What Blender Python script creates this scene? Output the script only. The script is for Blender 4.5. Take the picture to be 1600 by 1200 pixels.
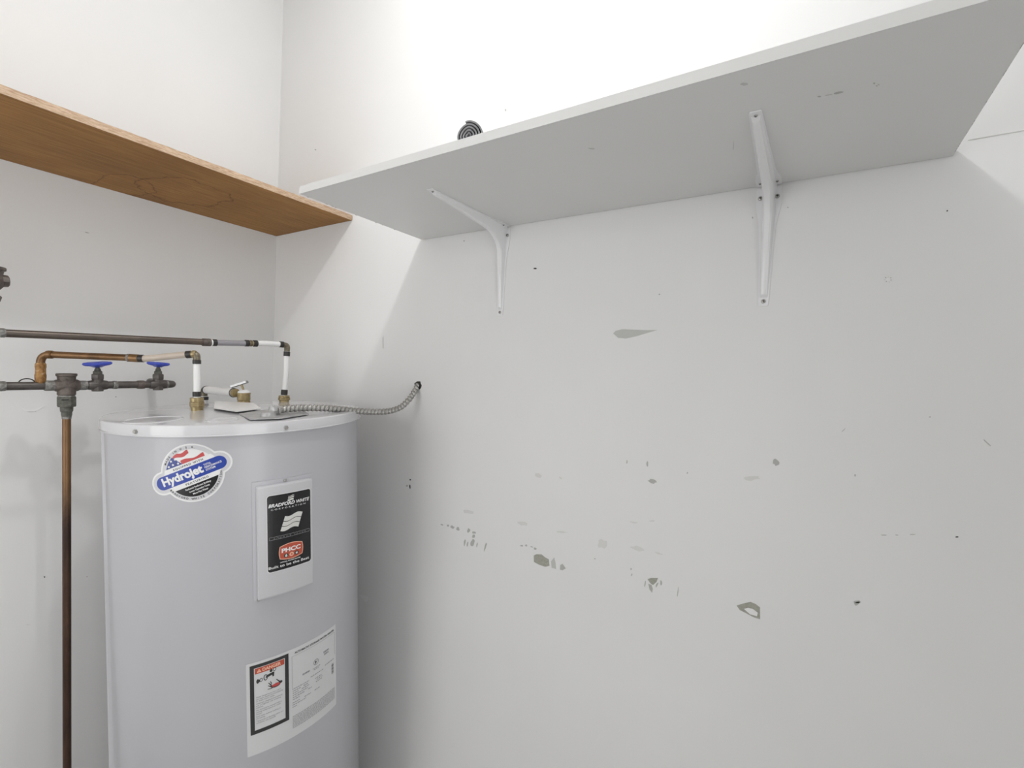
import bpy, bmesh, math, random
from mathutils import Vector, Matrix, noise
random.seed(7)
C = bpy.context.scene.collection
for o in list(bpy.data.objects): bpy.data.objects.remove(o)
PI = math.pi
FZ = 1.5                       # eye height above the floor (z = 0)

# ------------------------------------------------------------------ camera
YAW, PITCH, ROLL, FPX = math.radians(32.20), math.radians(-1.34), math.radians(2.31), 733.1
EYE = Vector((1.74491, -1.03873, FZ))
fw = Vector((-math.sin(YAW)*math.cos(PITCH), math.cos(YAW)*math.cos(PITCH), math.sin(PITCH)))
r0 = Vector((math.cos(YAW), math.sin(YAW), 0)); u0 = r0.cross(fw)
rt = math.cos(ROLL)*r0 + math.sin(ROLL)*u0
up = -math.sin(ROLL)*r0 + math.cos(ROLL)*u0
cd = bpy.data.cameras.new('camera'); cam = bpy.data.objects.new('camera', cd); C.objects.link(cam)
m = Matrix((rt, up, -fw)).transposed().to_4x4(); m.translation = EYE
cam.matrix_world = m
cd.sensor_fit = 'HORIZONTAL'; cd.sensor_width = 36; cd.lens = FPX*36/1600
cd.clip_start = 0.02
bpy.context.scene.camera = cam

# ------------------------------------------------------------------ world, lights, exposure
W = bpy.data.worlds.new('world'); bpy.context.scene.world = W; W.use_nodes = True
W.node_tree.nodes['Background'].inputs[0].default_value = (1, 0.99, 0.97, 1)
W.node_tree.nodes['Background'].inputs[1].default_value = 0.75
vs = bpy.context.scene.view_settings
vs.view_transform = 'Standard'; vs.look = 'None'; vs.gamma = 1; vs.use_curve_mapping = False
vs.exposure = 0.04
def lamp(name, kind, loc, energy, **kw):
    l = bpy.data.lights.new(name, kind); l.energy = energy
    for k, v in kw.items(): setattr(l, k, v)
    o = bpy.data.objects.new(name, l); C.objects.link(o); o.location = loc
    return o
# the closet's own bulb under the ceiling
lamp('ceiling_bulb', 'POINT', (1.22, -0.62, FZ+1.24), 15.5, shadow_soft_size=0.028, color=(1, 1, 1))
# fill panels added in the unseen near doorway and the added right-hand opening
d = lamp('doorway_fill', 'AREA', (0.60, -2.35-0.02, 1.45), 9.5, shape='RECTANGLE', size=0.95, size_y=1.3, color=(0.99, 0.995, 1))
d.rotation_euler = (math.radians(90), 0, 0)
# fixture of the hall beyond that doorway
lamp('hall_bulb', 'POINT', (0.85, -3.2, FZ+0.75), 7, shadow_soft_size=0.07, color=(1, 0.995, 0.985))
d = lamp('side_fill', 'AREA', (2.64, -1.30, 1.15), 4.6, shape='RECTANGLE', size=1.0, size_y=1.75, spread=math.radians(115), color=(0.99, 0.995, 1))  # added fill lamp, brightens the left wall and the heater
d.rotation_euler = (math.radians(90), 0, math.radians(90))

# ------------------------------------------------------------------ pixel helpers (points of the 1600x1200 photograph to points in the room)
def ray(px):
    return (fw + (px[0]-800)/FPX*rt - (px[1]-600)/FPX*up).normalized()
def on(px, ax, v):
    if ax == 2: v = v+FZ
    d = ray(px); t = (v-EYE[ax])/d[ax]; return EYE + d*t
def on_plane(px, p, n):
    d = ray(px); t = (Vector(p)-EYE).dot(n)/d.dot(n); return EYE + d*t
def on_vplane(px, a, b):       # vertical plane through a and b
    e = Vector((b[0]-a[0], b[1]-a[1], 0)); return on_plane(px, a, Vector((-e.y, e.x, 0)))

# ------------------------------------------------------------------ materials
def mat(name, col, rough=0.5, metal=0.0, spec=0.5, coat=0.0, build=None):
    M = bpy.data.materials.new(name); M.use_nodes = True
    b = M.node_tree.nodes['Principled BSDF']
    b.inputs['Base Color'].default_value = (*col, 1)
    b.inputs['Roughness'].default_value = rough; b.inputs['Metallic'].default_value = metal
    b.inputs['Specular IOR Level'].default_value = spec; b.inputs['Coat Weight'].default_value = coat
    if build: build(M.node_tree, b)
    return M
def N(nt, t, **kw):
    n = nt.nodes.new(t)
    for k, v in kw.items():
        if k.startswith('i_'): n.inputs[k[2:]].default_value = v
        else: setattr(n, k, v)
    return n
def coords(nt, scale=(1, 1, 1), loc=(0, 0, 0)):
    tc = N(nt, 'ShaderNodeTexCoord'); mp = N(nt, 'ShaderNodeMapping')
    mp.inputs['Scale'].default_value = scale; mp.inputs['Location'].default_value = loc
    nt.links.new(tc.outputs['Object'], mp.inputs['Vector']); return mp.outputs['Vector']
def noisy(nt, vec, scale, detail=4, rough=0.55, dist=0):
    n = N(nt, 'ShaderNodeTexNoise'); n.inputs['Scale'].default_value = scale
    n.inputs['Detail'].default_value = detail; n.inputs['Roughness'].default_value = rough
    n.inputs['Distortion'].default_value = dist
    nt.links.new(vec, n.inputs['Vector']); return n.outputs['Fac']
def ramp(nt, fac, stops):
    r = N(nt, 'ShaderNodeValToRGB'); e = r.color_ramp.elements
    while len(e) > len(stops): e.remove(e[-1])
    while len(e) < len(stops): e.new(0.5)
    for k, (p, c) in zip(e, stops): k.position = p; k.color = (*c, 1) if len(c) == 3 else c
    nt.links.new(fac, r.inputs['Fac']); return r.outputs['Color']
def bump(nt, b, fac, strength, dist):
    k = N(nt, 'ShaderNodeBump'); k.inputs['Strength'].default_value = strength; k.inputs['Distance'].default_value = dist
    nt.links.new(fac, k.inputs['Height']); nt.links.new(k.outputs['Normal'], b.inputs['Normal'])
def mottled(name, stops, scale, rough=0.5, metal=0.0, stretch=(1, 1, 1), bs=0.0, spec=0.5, dist=0.5):
    def f(nt, b):
        v = coords(nt, stretch); n = noisy(nt, v, scale, 6, 0.6, dist)
        nt.links.new(ramp(nt, n, stops), b.inputs['Base Color'])
        if bs: bump(nt, b, noisy(nt, v, scale*2.2, 5), bs, 0.001)
    return mat(name, stops[0][1], rough, metal, spec, build=f)
def wall_build(tint):
    def f(nt, b):
        v = coords(nt)
        n = noisy(nt, v, 2.2, 3)
        a = tuple(t*0.975 for t in tint)
        nt.links.new(ramp(nt, n, [(0.35, a), (0.65, tint)]), b.inputs['Base Color'])
        bump(nt, b, noisy(nt, v, 90, 4), 0.05, 0.001)
    return f
WT = (0.82, 0.82, 0.815)
M = {}
M['wall'] = mat('wall_paint', WT, 0.5, spec=0.3, build=wall_build(WT))
M['ceiling'] = mat('ceiling_paint', (0.84, 0.84, 0.835), 0.8, spec=0.2, build=wall_build((0.84, 0.84, 0.835)))
M['floor'] = mottled('floor_concrete', [(0.3, (0.32, 0.31, 0.30)), (0.7, (0.43, 0.42, 0.41))], 3, 0.7)
M['melamine'] = mat('white_melamine', (0.76, 0.76, 0.75), 0.32, spec=0.4, build=wall_build((0.76, 0.76, 0.75)))
M['edge_band'] = mat('white_edge_band', (0.70, 0.70, 0.69), 0.35)
M['enamel'] = mat('white_bracket_enamel', (0.86, 0.86, 0.87), 0.28, coat=0.2)
M['screw'] = mat('zinc_screw', (0.42, 0.41, 0.39), 0.35, 0.9)
M['dark'] = mat('dark_recess', (0.03, 0.03, 0.03), 0.8)
M['jacket'] = mat('grey_jacket_enamel', (0.50, 0.50, 0.53), 0.3, spec=0.5, coat=0.15, build=wall_build((0.50, 0.50, 0.53)))
M['lid'] = mat('grey_lid_enamel', (0.64, 0.64, 0.66), 0.16, spec=0.5, coat=0.4)
M['cover'] = mat('white_plastic_cover', (0.57, 0.57, 0.59), 0.3)
M['white'] = mat('print_white', (0.82, 0.82, 0.82), 0.4)
M['silver'] = mat('print_silver', (0.62, 0.62, 0.64), 0.35)
M['blue'] = mat('print_blue', (0.028, 0.062, 0.36), 0.3)
M['navy'] = mat('print_navy', (0.035, 0.06, 0.26), 0.3)
M['red'] = mat('print_red', (0.55, 0.075, 0.075), 0.35)
M['orange'] = mat('print_orange_red', (0.50, 0.085, 0.045), 0.35)
M['black'] = mat('print_black', (0.012, 0.012, 0.014), 0.22)
M['ink'] = mat('print_ink', (0.03, 0.03, 0.03), 0.5)
M['greyink'] = mat('print_grey_ink', (0.30, 0.30, 0.31), 0.5)
M['flagcream'] = mat('print_pale_grey', (0.66, 0.66, 0.63), 0.4)
M['peach'] = mat('print_peach', (0.85, 0.50, 0.36), 0.4)
M['sticker'] = mat('label_paper', (0.64, 0.645, 0.65), 0.4)
M['copper_dark'] = mottled('aged_copper', [(0.3, (0.045, 0.026, 0.018)), (0.5, (0.10, 0.055, 0.033)), (0.72, (0.19, 0.10, 0.05))], 9, 0.42, 0.55, (3, 3, 0.5))
def drop_build(nt, b):           # warmer bare copper near the fitting, dark tarnish lower down
    v = coords(nt, (3, 3, 0.6)); n = noisy(nt, v, 11, 6, 0.6, 0.4)
    dark = ramp(nt, n, [(0.3, (0.040, 0.024, 0.018)), (0.55, (0.085, 0.048, 0.032)), (0.75, (0.15, 0.085, 0.05))])
    warm = ramp(nt, n, [(0.3, (0.13, 0.070, 0.032)), (0.6, (0.23, 0.128, 0.060))])
    tc = N(nt, 'ShaderNodeTexCoord'); sx_ = N(nt, 'ShaderNodeSeparateXYZ'); nt.links.new(tc.outputs['Object'], sx_.inputs[0])
    ad = N(nt, 'ShaderNodeMath', operation='MULTIPLY_ADD'); ad.inputs[1].default_value = 0.25
    nt.links.new(n, ad.inputs[0]); nt.links.new(sx_.outputs['Z'], ad.inputs[2])
    mr = N(nt, 'ShaderNodeMapRange'); mr.inputs['From Min'].default_value = -0.26; mr.inputs['From Max'].default_value = -0.06
    nt.links.new(ad.outputs[0], mr.inputs['Value'])
    mx = N(nt, 'ShaderNodeMix', data_type='RGBA'); nt.links.new(mr.outputs['Result'], mx.inputs['Factor'])
    nt.links.new(dark, mx.inputs['A']); nt.links.new(warm, mx.inputs['B']); nt.links.new(mx.outputs['Result'], b.inputs['Base Color'])
M['copper_dark'] = mat('tarnished_copper_drop', (0.1, 0.055, 0.033), 0.42, 0.55, build=drop_build)
M['copper_warm'] = mottled('warm_copper', [(0.3, (0.12, 0.062, 0.028)), (0.6, (0.24, 0.135, 0.060)), (0.8, (0.32, 0.20, 0.11))], 22, 0.42, 0.6)
M['copper_rust'] = mottled('fluxed_copper', [(0.3, (0.10, 0.05, 0.025)), (0.45, (0.30, 0.15, 0.05)), (0.6, (0.38, 0.22, 0.08)), (0.72, (0.55, 0.50, 0.44))], 95, 0.5, 0.4, bs=0.5)
M['iron'] = mottled('dull_grey_brown_pipe', [(0.3, (0.062, 0.055, 0.050)), (0.55, (0.115, 0.105, 0.098)), (0.8, (0.17, 0.145, 0.125))], 30, 0.45, 0.45)
M['brownpipe'] = mottled('brown_black_pipe', [(0.3, (0.075, 0.062, 0.052)), (0.55, (0.12, 0.095, 0.080)), (0.8, (0.19, 0.14, 0.11))], 16, 0.4, 0.45)
M['bronze'] = mottled('cast_bronze', [(0.3, (0.075, 0.062, 0.055)), (0.55, (0.15, 0.125, 0.11)), (0.8, (0.21, 0.19, 0.165))], 60, 0.55, 0.4, bs=0.4)
M['verdigris'] = mottled('green_grey_nut', [(0.3, (0.06, 0.06, 0.05)), (0.55, (0.13, 0.13, 0.11)), (0.8, (0.23, 0.225, 0.195))], 70, 0.6, 0.3, bs=0.5)
M['solder'] = mottled('chalky_solder', [(0.3, (0.10, 0.097, 0.09)), (0.5, (0.22, 0.215, 0.20)), (0.75, (0.48, 0.47, 0.44))], 110, 0.6, 0.3, bs=0.5)
M['brass'] = mottled('dull_brass', [(0.3, (0.25, 0.19, 0.09)), (0.6, (0.42, 0.335, 0.18)), (0.85, (0.52, 0.45, 0.30))], 60, 0.38, 0.55)
M['brass_dark'] = mottled('dark_brass', [(0.3, (0.10, 0.09, 0.065)), (0.7, (0.25, 0.215, 0.15))], 80, 0.4, 0.6)
M['pex_white'] = mat('white_pex', (0.82, 0.82, 0.81), 0.35)
M['pex_beige'] = mat('beige_pex', (0.50, 0.43, 0.36), 0.4)
M['pex_grey'] = mat('grey_pex', (0.30, 0.29, 0.31), 0.4)
M['crimp'] = mat('black_crimp_ring', (0.045, 0.043, 0.042), 0.4, 0.5)
M['wheel_blue'] = mat('blue_enamel', (0.05, 0.085, 0.52), 0.35, coat=0.2)
M['galv'] = mottled('galvanised_steel', [(0.3, (0.40, 0.40, 0.40)), (0.7, (0.56, 0.56, 0.56))], 60, 0.4, 0.4)
M['chrome'] = mat('steel_lever', (0.33, 0.33, 0.33), 0.3, 0.9)
M['conduit'] = mottled('flex_steel', [(0.3, (0.34, 0.33, 0.31)), (0.7, (0.50, 0.49, 0.47))], 60, 0.36, 0.7)
M['foam'] = mat('grey_foam', (0.22, 0.22, 0.225), 0.9)
M['foam_pale'] = mat('pale_foam_skin', (0.62, 0.62, 0.62), 0.8)
M['chip'] = mottled('bare_gypsum_chip', [(0.3, (0.33, 0.33, 0.28)), (0.7, (0.44, 0.44, 0.39))], 200, 0.9)
M['chip_pale'] = mat('pale_torn_paper', (0.56, 0.565, 0.54), 0.9)
M['scuff'] = mat('grey_scuff', (0.47, 0.47, 0.45), 0.8)
M['smear'] = mat('faint_smear', (0.71, 0.71, 0.695), 0.7)
M['under'] = mat('faint_shelf_scuff', (0.58, 0.58, 0.565), 0.6)
M['plug'] = mat('white_filler', (0.85, 0.85, 0.85), 0.8)
M['ridge'] = mat('filler_ridge', (0.70, 0.70, 0.685), 0.6)

def wood_build(nt, b):
    v = coords(nt, (22, 1.6, 22)); g = noisy(nt, v, 5, 6, 0.65, 0.6)
    base = ramp(nt, g, [(0.25, (0.27, 0.125, 0.030)), (0.5, (0.39, 0.200, 0.055)), (0.75, (0.49, 0.270, 0.085))])
    v2 = coords(nt, (1, 1, 1)); warp = noisy(nt, v2, 7, 4, 0.6, 0.4)
    cloud = noisy(nt, v2, 3.2, 3)
    mixc = N(nt, 'ShaderNodeMix', data_type='RGBA', blend_type='MULTIPLY'); mixc.inputs['Factor'].default_value = 0.7
    nt.links.new(base, mixc.inputs['A'])
    nt.links.new(ramp(nt, cloud, [(0.32, (0.66, 0.60, 0.54)), (0.68, (1.18, 1.18, 1.18))]), mixc.inputs['B'])
    col = mixc.outputs['Result']
    # tide lines left by old water stains
    for (cx, cy, rx, ry) in ((0.19, -0.39, 0.135, 0.10), (0.07, -0.50, 0.11, 0.06)):
        mp = N(nt, 'ShaderNodeMapping'); mp.inputs['Location'].default_value = (-cx/rx, -cy/ry, 0); mp.inputs['Scale'].default_value = (1/rx, 1/ry, 0)
        tc = N(nt, 'ShaderNodeTexCoord'); nt.links.new(tc.outputs['Object'], mp.inputs['Vector'])
        ln = N(nt, 'ShaderNodeVectorMath', operation='LENGTH'); nt.links.new(mp.outputs['Vector'], ln.inputs[0])
        ad = N(nt, 'ShaderNodeMath', operation='MULTIPLY_ADD'); ad.inputs[1].default_value = 1.15
        nt.links.new(warp, ad.inputs[0]); nt.links.new(ln.outputs['Value'], ad.inputs[2])
        rc = ramp(nt, ad.outputs[0], [(0.0, (1.0, 1.0, 1.0)), (0.90, (1.0, 0.98, 0.95)), (0.945, (0.80, 0.74, 0.68)), (0.957, (0.42, 0.33, 0.26)), (0.972, (0.92, 0.90, 0.88)), (1.0, (0.92, 0.90, 0.88))])
        # ramp saturates at 1: rescale
        ml = N(nt, 'ShaderNodeMath', operation='MULTIPLY'); ml.inputs[1].default_value = 0.61
        nt.links.new(ad.outputs[0], ml.inputs[0]); nt.links.new(ml.outputs[0], rc.node.inputs['Fac'])
        mx = N(nt, 'ShaderNodeMix', data_type='RGBA', blend_type='MULTIPLY'); mx.inputs['Factor'].default_value = 1
        nt.links.new(col, mx.inputs['A']); nt.links.new(rc, mx.inputs['B']); col = mx.outputs['Result']
    nt.links.new(col, b.inputs['Base Color'])
    bump(nt, b, g, 0.12, 0.001)
M['wood'] = mat('brown_veneer', (0.25, 0.12, 0.05), 0.55, spec=0.25, build=wood_build)
def ply_build(nt, b):
    v = coords(nt, (1, 9, 60)); g = noisy(nt, v, 6, 5, 0.7)
    nt.links.new(ramp(nt, g, [(0.3, (0.36, 0.22, 0.13)), (0.55, (0.58, 0.42, 0.29)), (0.75, (0.72, 0.58, 0.45))]), b.inputs['Base Color'])
    bump(nt, b, g, 0.5, 0.002)
M['ply'] = mat('raw_plywood_edge', (0.58, 0.42, 0.29), 0.8, build=ply_build)

# ------------------------------------------------------------------ mesh helpers
def obj(name, bm, m, parent=None, smooth=True, sharp=0.6):
    me = bpy.data.meshes.new(name)
    bmesh.ops.recalc_face_normals(bm, faces=bm.faces[:])
    bm.to_mesh(me); bm.free()
    if smooth:
        for p in me.polygons: p.use_smooth = True
        me.set_sharp_from_angle(angle=sharp)
    for k in (m if isinstance(m, (list, tuple)) else [m]): me.materials.append(k)
    o = bpy.data.objects.new(name, me); C.objects.link(o)
    if parent: o.parent = parent
    return o
def thing(name, label, cat, loc=(0, 0, 0), group=None, mw=None):
    o = bpy.data.objects.new(name, None); C.objects.link(o); o.empty_display_size = 0.05
    if mw is not None: o.matrix_world = mw
    else: o.location = loc
    o['label'] = label; o['category'] = cat
    if group: o['group'] = group
    return o
def struct(o): o['kind'] = 'structure'; return o
def B(): return bmesh.new()
def box(bm, lo, hi, bev=0, seg=2):
    r = bmesh.ops.create_cube(bm, size=1.0)
    lo, hi = Vector(lo), Vector(hi)
    for v in r['verts']: v.co = Vector([lo[i] + (v.co[i]+0.5)*(hi[i]-lo[i]) for i in range(3)])
    if bev:
        es = list({e for v in r['verts'] for e in v.link_edges})
        bmesh.ops.bevel(bm, geom=es, offset=bev, segments=seg, affect='EDGES', profile=0.5)
    return bm
def frame(d):
    d = d.normalized(); a = Vector((0, 0, 1)) if abs(d.z) < 0.9 else Vector((1, 0, 0))
    x = a.cross(d).normalized(); return x, d.cross(x)
def fillet(pts, rad, n=7):
    pts = [Vector(p) for p in pts]; out = [pts[0]]
    for i in range(1, len(pts)-1):
        a, b, c = pts[i-1], pts[i], pts[i+1]
        e1 = (a-b); e2 = (c-b); rr = min(rad, e1.length*0.49, e2.length*0.49)
        p0 = b+e1.normalized()*rr; p1 = b+e2.normalized()*rr
        for k in range(n+1):
            t = k/n; out.append(p0*(1-t)**2 + b*2*t*(1-t) + p1*t*t)
    out.append(pts[-1]); return out
def tube(bm, pts, r, seg=20, rad=None):
    pts = [Vector(p) for p in pts]; n = len(pts); rings = []
    t = [(pts[min(i+1, n-1)]-pts[max(i-1, 0)]).normalized() for i in range(n)]
    x, y = frame(t[0])
    for i in range(n):
        x = (x - t[i]*x.dot(t[i])).normalized(); y = t[i].cross(x)
        ring = []
        for k in range(seg):
            a = 2*PI*k/seg; rr = r if rad is None else rad(i, a)
            ring.append(bm.verts.new(pts[i] + (x*math.cos(a)+y*math.sin(a))*rr))
        rings.append(ring)
    for i in range(n-1):
        for k in range(seg):
            bm.faces.new((rings[i][k], rings[i][(k+1) % seg], rings[i+1][(k+1) % seg], rings[i+1][k]))
    bm.faces.new(rings[0][::-1]); bm.faces.new(rings[-1]); return bm
def lathe(bm, prof, org, axis=(0, 0, 1), seg=28, rot=0):
    org = Vector(org); ax = Vector(axis).normalized(); x, y = frame(ax); rings = []
    for (r, h) in prof:
        if r <= 1e-6: rings.append([bm.verts.new(org+ax*h)])
        else: rings.append([bm.verts.new(org+ax*h+(x*math.cos(rot+2*PI*k/seg)+y*math.sin(rot+2*PI*k/seg))*r) for k in range(seg)])
    for a, b in zip(rings, rings[1:]):
        for k in range(seg):
            k2 = (k+1) % seg
            if len(a) == 1 and len(b) == 1: continue
            if len(a) == 1: bm.faces.new((a[0], b[k], b[k2]))
            elif len(b) == 1: bm.faces.new((a[k], a[k2], b[0]))
            else: bm.faces.new((a[k], a[k2], b[k2], b[k]))
    if len(rings[0]) > 1: bm.faces.new(rings[0][::-1])
    if len(rings[-1]) > 1: bm.faces.new(rings[-1])
    return bm
def cyl(bm, a, b, r, seg=20, bev=0.0008):
    a, b = Vector(a), Vector(b); L = (b-a).length
    return lathe(bm, [(r-bev, 0), (r, bev), (r, L-bev), (r-bev, L)], a, b-a, seg)
def lerp(a, b, t): return a*(1-t)+b*t

# ================================================================== THE ROOM
XR, YN, ZT = 2.62, -2.35, FZ+1.40
def slab(name, lo, hi, m): return struct(obj(name, box(B(), lo, hi), M[m], smooth=False))
wall_back = slab('wall_back', (-0.12, 0, 0), (XR+0.12, 0.12, ZT), 'wall')
wall_left = slab('wall_left', (-0.12, YN, 0), (0, 0, ZT), 'wall')
bm = B()                                         # right wall, its opening added to hold the side fill lamp
box(bm, (XR, YN, 0), (XR+0.12, -1.85, ZT)); box(bm, (XR, -0.75, 0), (XR+0.12, 0, ZT)); box(bm, (XR, -1.85, 2.10), (XR+0.12, -0.75, ZT))
struct(obj('wall_right', bm, M['wall'], smooth=False))
bm = B()                                         # near wall with an open doorway
box(bm, (-0.12, YN-0.12, 0), (0.10, YN, ZT)); box(bm, (1.10, YN-0.12, 0), (XR+0.12, YN, ZT)); box(bm, (0.10, YN-0.12, 2.27), (1.10, YN, ZT))
struct(obj('wall_front', bm, M['wall'], smooth=False))
slab('floor', (-0.12, YN-1.8, -0.1), (XR+0.12, 0.12, 0), 'floor')
slab('ceiling', (-0.12, YN-0.12, ZT), (XR+0.12, 0.12, ZT+0.1), 'ceiling')

# marks, chips and holes in the paint of the walls
def blob_poly(cx, cy, w, h, ang=0, n=11, jag=0.28):
    out = []; ca, sa = math.cos(ang), math.sin(ang)
    for k in range(n):
        a = 2*PI*k/n; j = 1+random.uniform(-jag, jag)
        x, y = w/2*math.cos(a)*j, h/2*math.sin(a)*j
        out.append((cx+x*ca-y*sa, cy+x*sa+y*ca))
    return out
def mark(name, poly, m, ax=1, v=0.0, lift=0.0006, parent=None, nrm=None):
    nrm = nrm or {1: Vector((0, -1, 0)), 0: Vector((1, 0, 0))}[ax]
    bm = B(); P = [on(p, ax, v) for p in poly]
    a = [bm.verts.new(p+nrm*lift) for p in P]; b = [bm.verts.new(p-nrm*0.0004) for p in P]
    bm.faces.new(a)
    for k in range(len(a)): bm.faces.new((a[k], a[(k+1) % len(a)], b[(k+1) % len(a)], b[k]))
    return obj(name, bm, M[m], parent or (wall_back if ax == 1 else wall_left), smooth=False)
def bmark(name, cx, cy, w, h, m, ang=0, jag=0.28, **kw): return mark(name, blob_poly(cx, cy, w, h, ang, jag=jag), m, **kw)
mark('paint_chip', [(958, 521), (962, 517), (972, 514.5), (990, 515), (1011, 516), (1028, 515.5), (1012, 520), (996, 525), (978, 529), (966, 528)], 'chip_pale')
mark('paint_chip', [(834, 868), (838, 866), (846, 866), (852, 871), (857.5, 874), (858.5, 884), (852, 885.5), (842, 882), (834.5, 878)], 'chip')
mark('paint_chip', [(861, 877), (866, 871), (868, 880), (869, 889), (862, 887)], 'chip_pale')
mark('paint_chip', [(875.5, 883), (879, 881), (884, 888), (879, 891), (875, 890)], 'scuff')
mark('paint_chip', [(1012, 905), (1017, 903), (1028, 903), (1026, 909), (1020.5, 914), (1016, 911)], 'chip')
mark('paint_chip', [(1013, 912), (1018, 914), (1020, 920), (1019, 926), (1015, 921)], 'scuff')
bmark('scuff_mark', 1008, 912, 1.8, 11, 'scuff', 0.15); bmark('scuff_mark', 1026.5, 914, 2.6, 8, 'scuff', 0.5); bmark('scuff_mark', 1033, 911, 2.6, 9, 'scuff', -0.1)
mark('wall_gouge', [(1151, 946), (1158, 944), (1165, 942), (1173, 940.5), (1181, 944), (1187.5, 949), (1187.5, 967.5), (1177, 964), (1165, 957.5), (1156, 953)], 'chip')
mark('wall_gouge', [(1162.5, 951), (1169, 949.5), (1176, 951), (1184, 957), (1183, 962.5), (1172, 959.5)], 'plug', lift=0.0012)
bmark('paint_chip', 1339, 942, 11, 8, 'scuff', 0.2, 0.45); bmark('scuff_mark', 1340, 941, 8, 2, 'chip', -0.1)
bmark('scuff_mark', 1020, 752, 13, 6, 'scuff', 0.25, 0.4); bmark('scuff_mark', 1212.5, 722.5, 9, 10, 'scuff', 0, 0.3)
for (x, y, w, h, a) in ((726, 848, 2.4, 12, 0.12), (730.6, 850, 2, 7, 0.1), (738.5, 848, 6.5, 13, 0.15), (740, 838, 4, 5, 0.6), (745.5, 851, 2, 9, 0.2), (758.5, 854, 2.6, 14, 0.25), (732, 829, 4, 8, 0.4)):
    bmark('scuff_mark', x, y, w, h, 'scuff', a)
for (x, y, w, h) in ((691, 820, 4, 2.4), (700, 821.5, 3, 3), (706.5, 824, 7, 4.5), (715, 826.5, 5, 5), (741, 832, 5, 3.5), (815, 852.5, 3.5, 2.5), (822, 852, 4, 2.5), (836, 857, 5, 3), (831, 854.5, 4, 1.6)):
    bmark('scuff_mark', x, y, w, h, 'scuff', 0.3, 0.4)
for (x, y, w, h, a) in ((732.5, 800, 19, 6, 0.15), (816, 818, 15, 6, 0.2), (841, 743, 11, 6, 0.5), (877, 831, 17, 3, 0.1), (941, 850, 14, 13, 0), (990, 816, 13, 2.5, 0.15), (1019, 814, 9, 2.5, 0), (1030, 865, 16, 2.2, 0.3), (995, 857, 20, 7, 0.25), (1175, 747, 26, 7, -0.1), (876, 747, 7, 3, 0.7)):
    bmark('smear_mark', x, y, w, h, 'smear', a)
for (x, y, w, h, a) in ((979.7, 722, 1.6, 6, 0.05), (1011.5, 725, 2.5, 8, 0), (1074, 739, 2, 3, 0), (1059, 926, 1.3, 15, 0.12), (929.5, 873, 2, 2, 0), (1336, 743, 2.5, 4, 0), (1542, 691.5, 15, 1.5, 0.75), (1381, 836, 8, 1.2, 0), (1401, 836, 5, 1.2, 0), (1426, 835, 9, 1.0, 0), (1453, 651.5, 3, 2, 0), (1318, 672, 8, 1.2, -0.8), (986, 889, 2, 3, 0), (987, 898, 1.6, 4, 0.3), (598.7, 535, 1.2, 20, 0), (493, 234, 3, 2.2, 0), (790, 172, 3, 3, 0), (1030.5, 460, 2.6, 2.6, 0), (1176, 340, 1.5, 3, 0), (1231, 324, 2, 2, 0), (725, 376.5, 1.6, 2.2, 0)):
    bmark('scuff_mark', x, y, w, h, 'scuff', a)
for (x, y, w, h) in ((836, 419.5, 5.5, 2.4), (641, 749.5, 2, 2.4), (640.6, 760.5, 1.8, 6), (1480, 329.5, 2.2, 2.2), (1495, 839, 4.5, 1.8)):
    bmark('nail_hole', x, y, w, h, 'dark', -0.1, 0.2)
bmark('scuff_mark', 636, 759, 2.5, 3, 'scuff')
for k in range(7):
    a = 2*PI*k/7+0.3; bmark('anchor_rim', 1387.5+5*math.cos(a), 436.5+4*math.sin(a), 2.4, 1.6, 'smear' if k % 2 else 'scuff', a)
bmark('anchor_plug', 1387.5, 436.5, 7, 5, 'plug', 0, 0.15)
mark('torn_paper', [(562, 930), (568, 930.5), (576, 933), (574, 938), (571.5, 942), (569, 938)], 'plug')
# long taped joint right of the shelf, above its end
mark('joint_ridge', [(1513, 218.2), (1560, 210.0), (1640, 196.2), (1640, 197.3), (1560, 211.0), (1513, 219.3)], 'smear', lift=0.0008)
# left wall
bmark('scuff_mark', 136, 363.5, 7, 1.6, 'scuff', 0.2, ax=0); bmark('nail_hole', 69.5, 901.5, 2.2, 2.2, 'dark', ax=0); bmark('nail_hole', 136, 901, 1.5, 1.6, 'scuff', ax=0)
bmark('scuff_mark', 181, 620, 2, 2, 'scuff', ax=0); bmark('scuff_mark', 44, 976, 8, 1.2, 'smear', ax=0)
mark('torn_paper', [(30, 634), (37, 638), (46, 641), (57, 640.5), (68, 635), (62, 639.5), (54, 643), (44, 643.2), (36, 640.5)], 'plug', ax=0, lift=0.0015)
mark('torn_paper', [(37, 640.5), (46, 642.6), (57, 641.8), (56, 643.2), (45, 644)], 'scuff', ax=0, lift=0.0008)

# ================================================================== WHITE SHELF AND ITS BRACKETS
HS = FZ+0.38463; XL, XS, DS, TS = 0.7554, 1.9285, 0.400, 0.0158
t = thing('wall_shelf', 'long white melamine shelf on two brackets, its underside greyish and scuffed', 'shelf', (XL, 0, HS))
def rel(bm, o):
    bmesh.ops.translate(bm, verts=bm.verts[:], vec=-Vector(o)); return bm
bm = box(B(), (XL, -DS+0.0006, HS), (XS, -0.0030, HS+TS), 0.0004, 1)
obj('board', rel(bm, t.location), M['melamine'], t, smooth=False)
bm = box(B(), (XL, -DS, HS-0.0002), (XS, -DS+0.0006, HS+TS+0.0002))
obj('front_edge_band', rel(bm, t.location), M['edge_band'], t, smooth=False)
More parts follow.
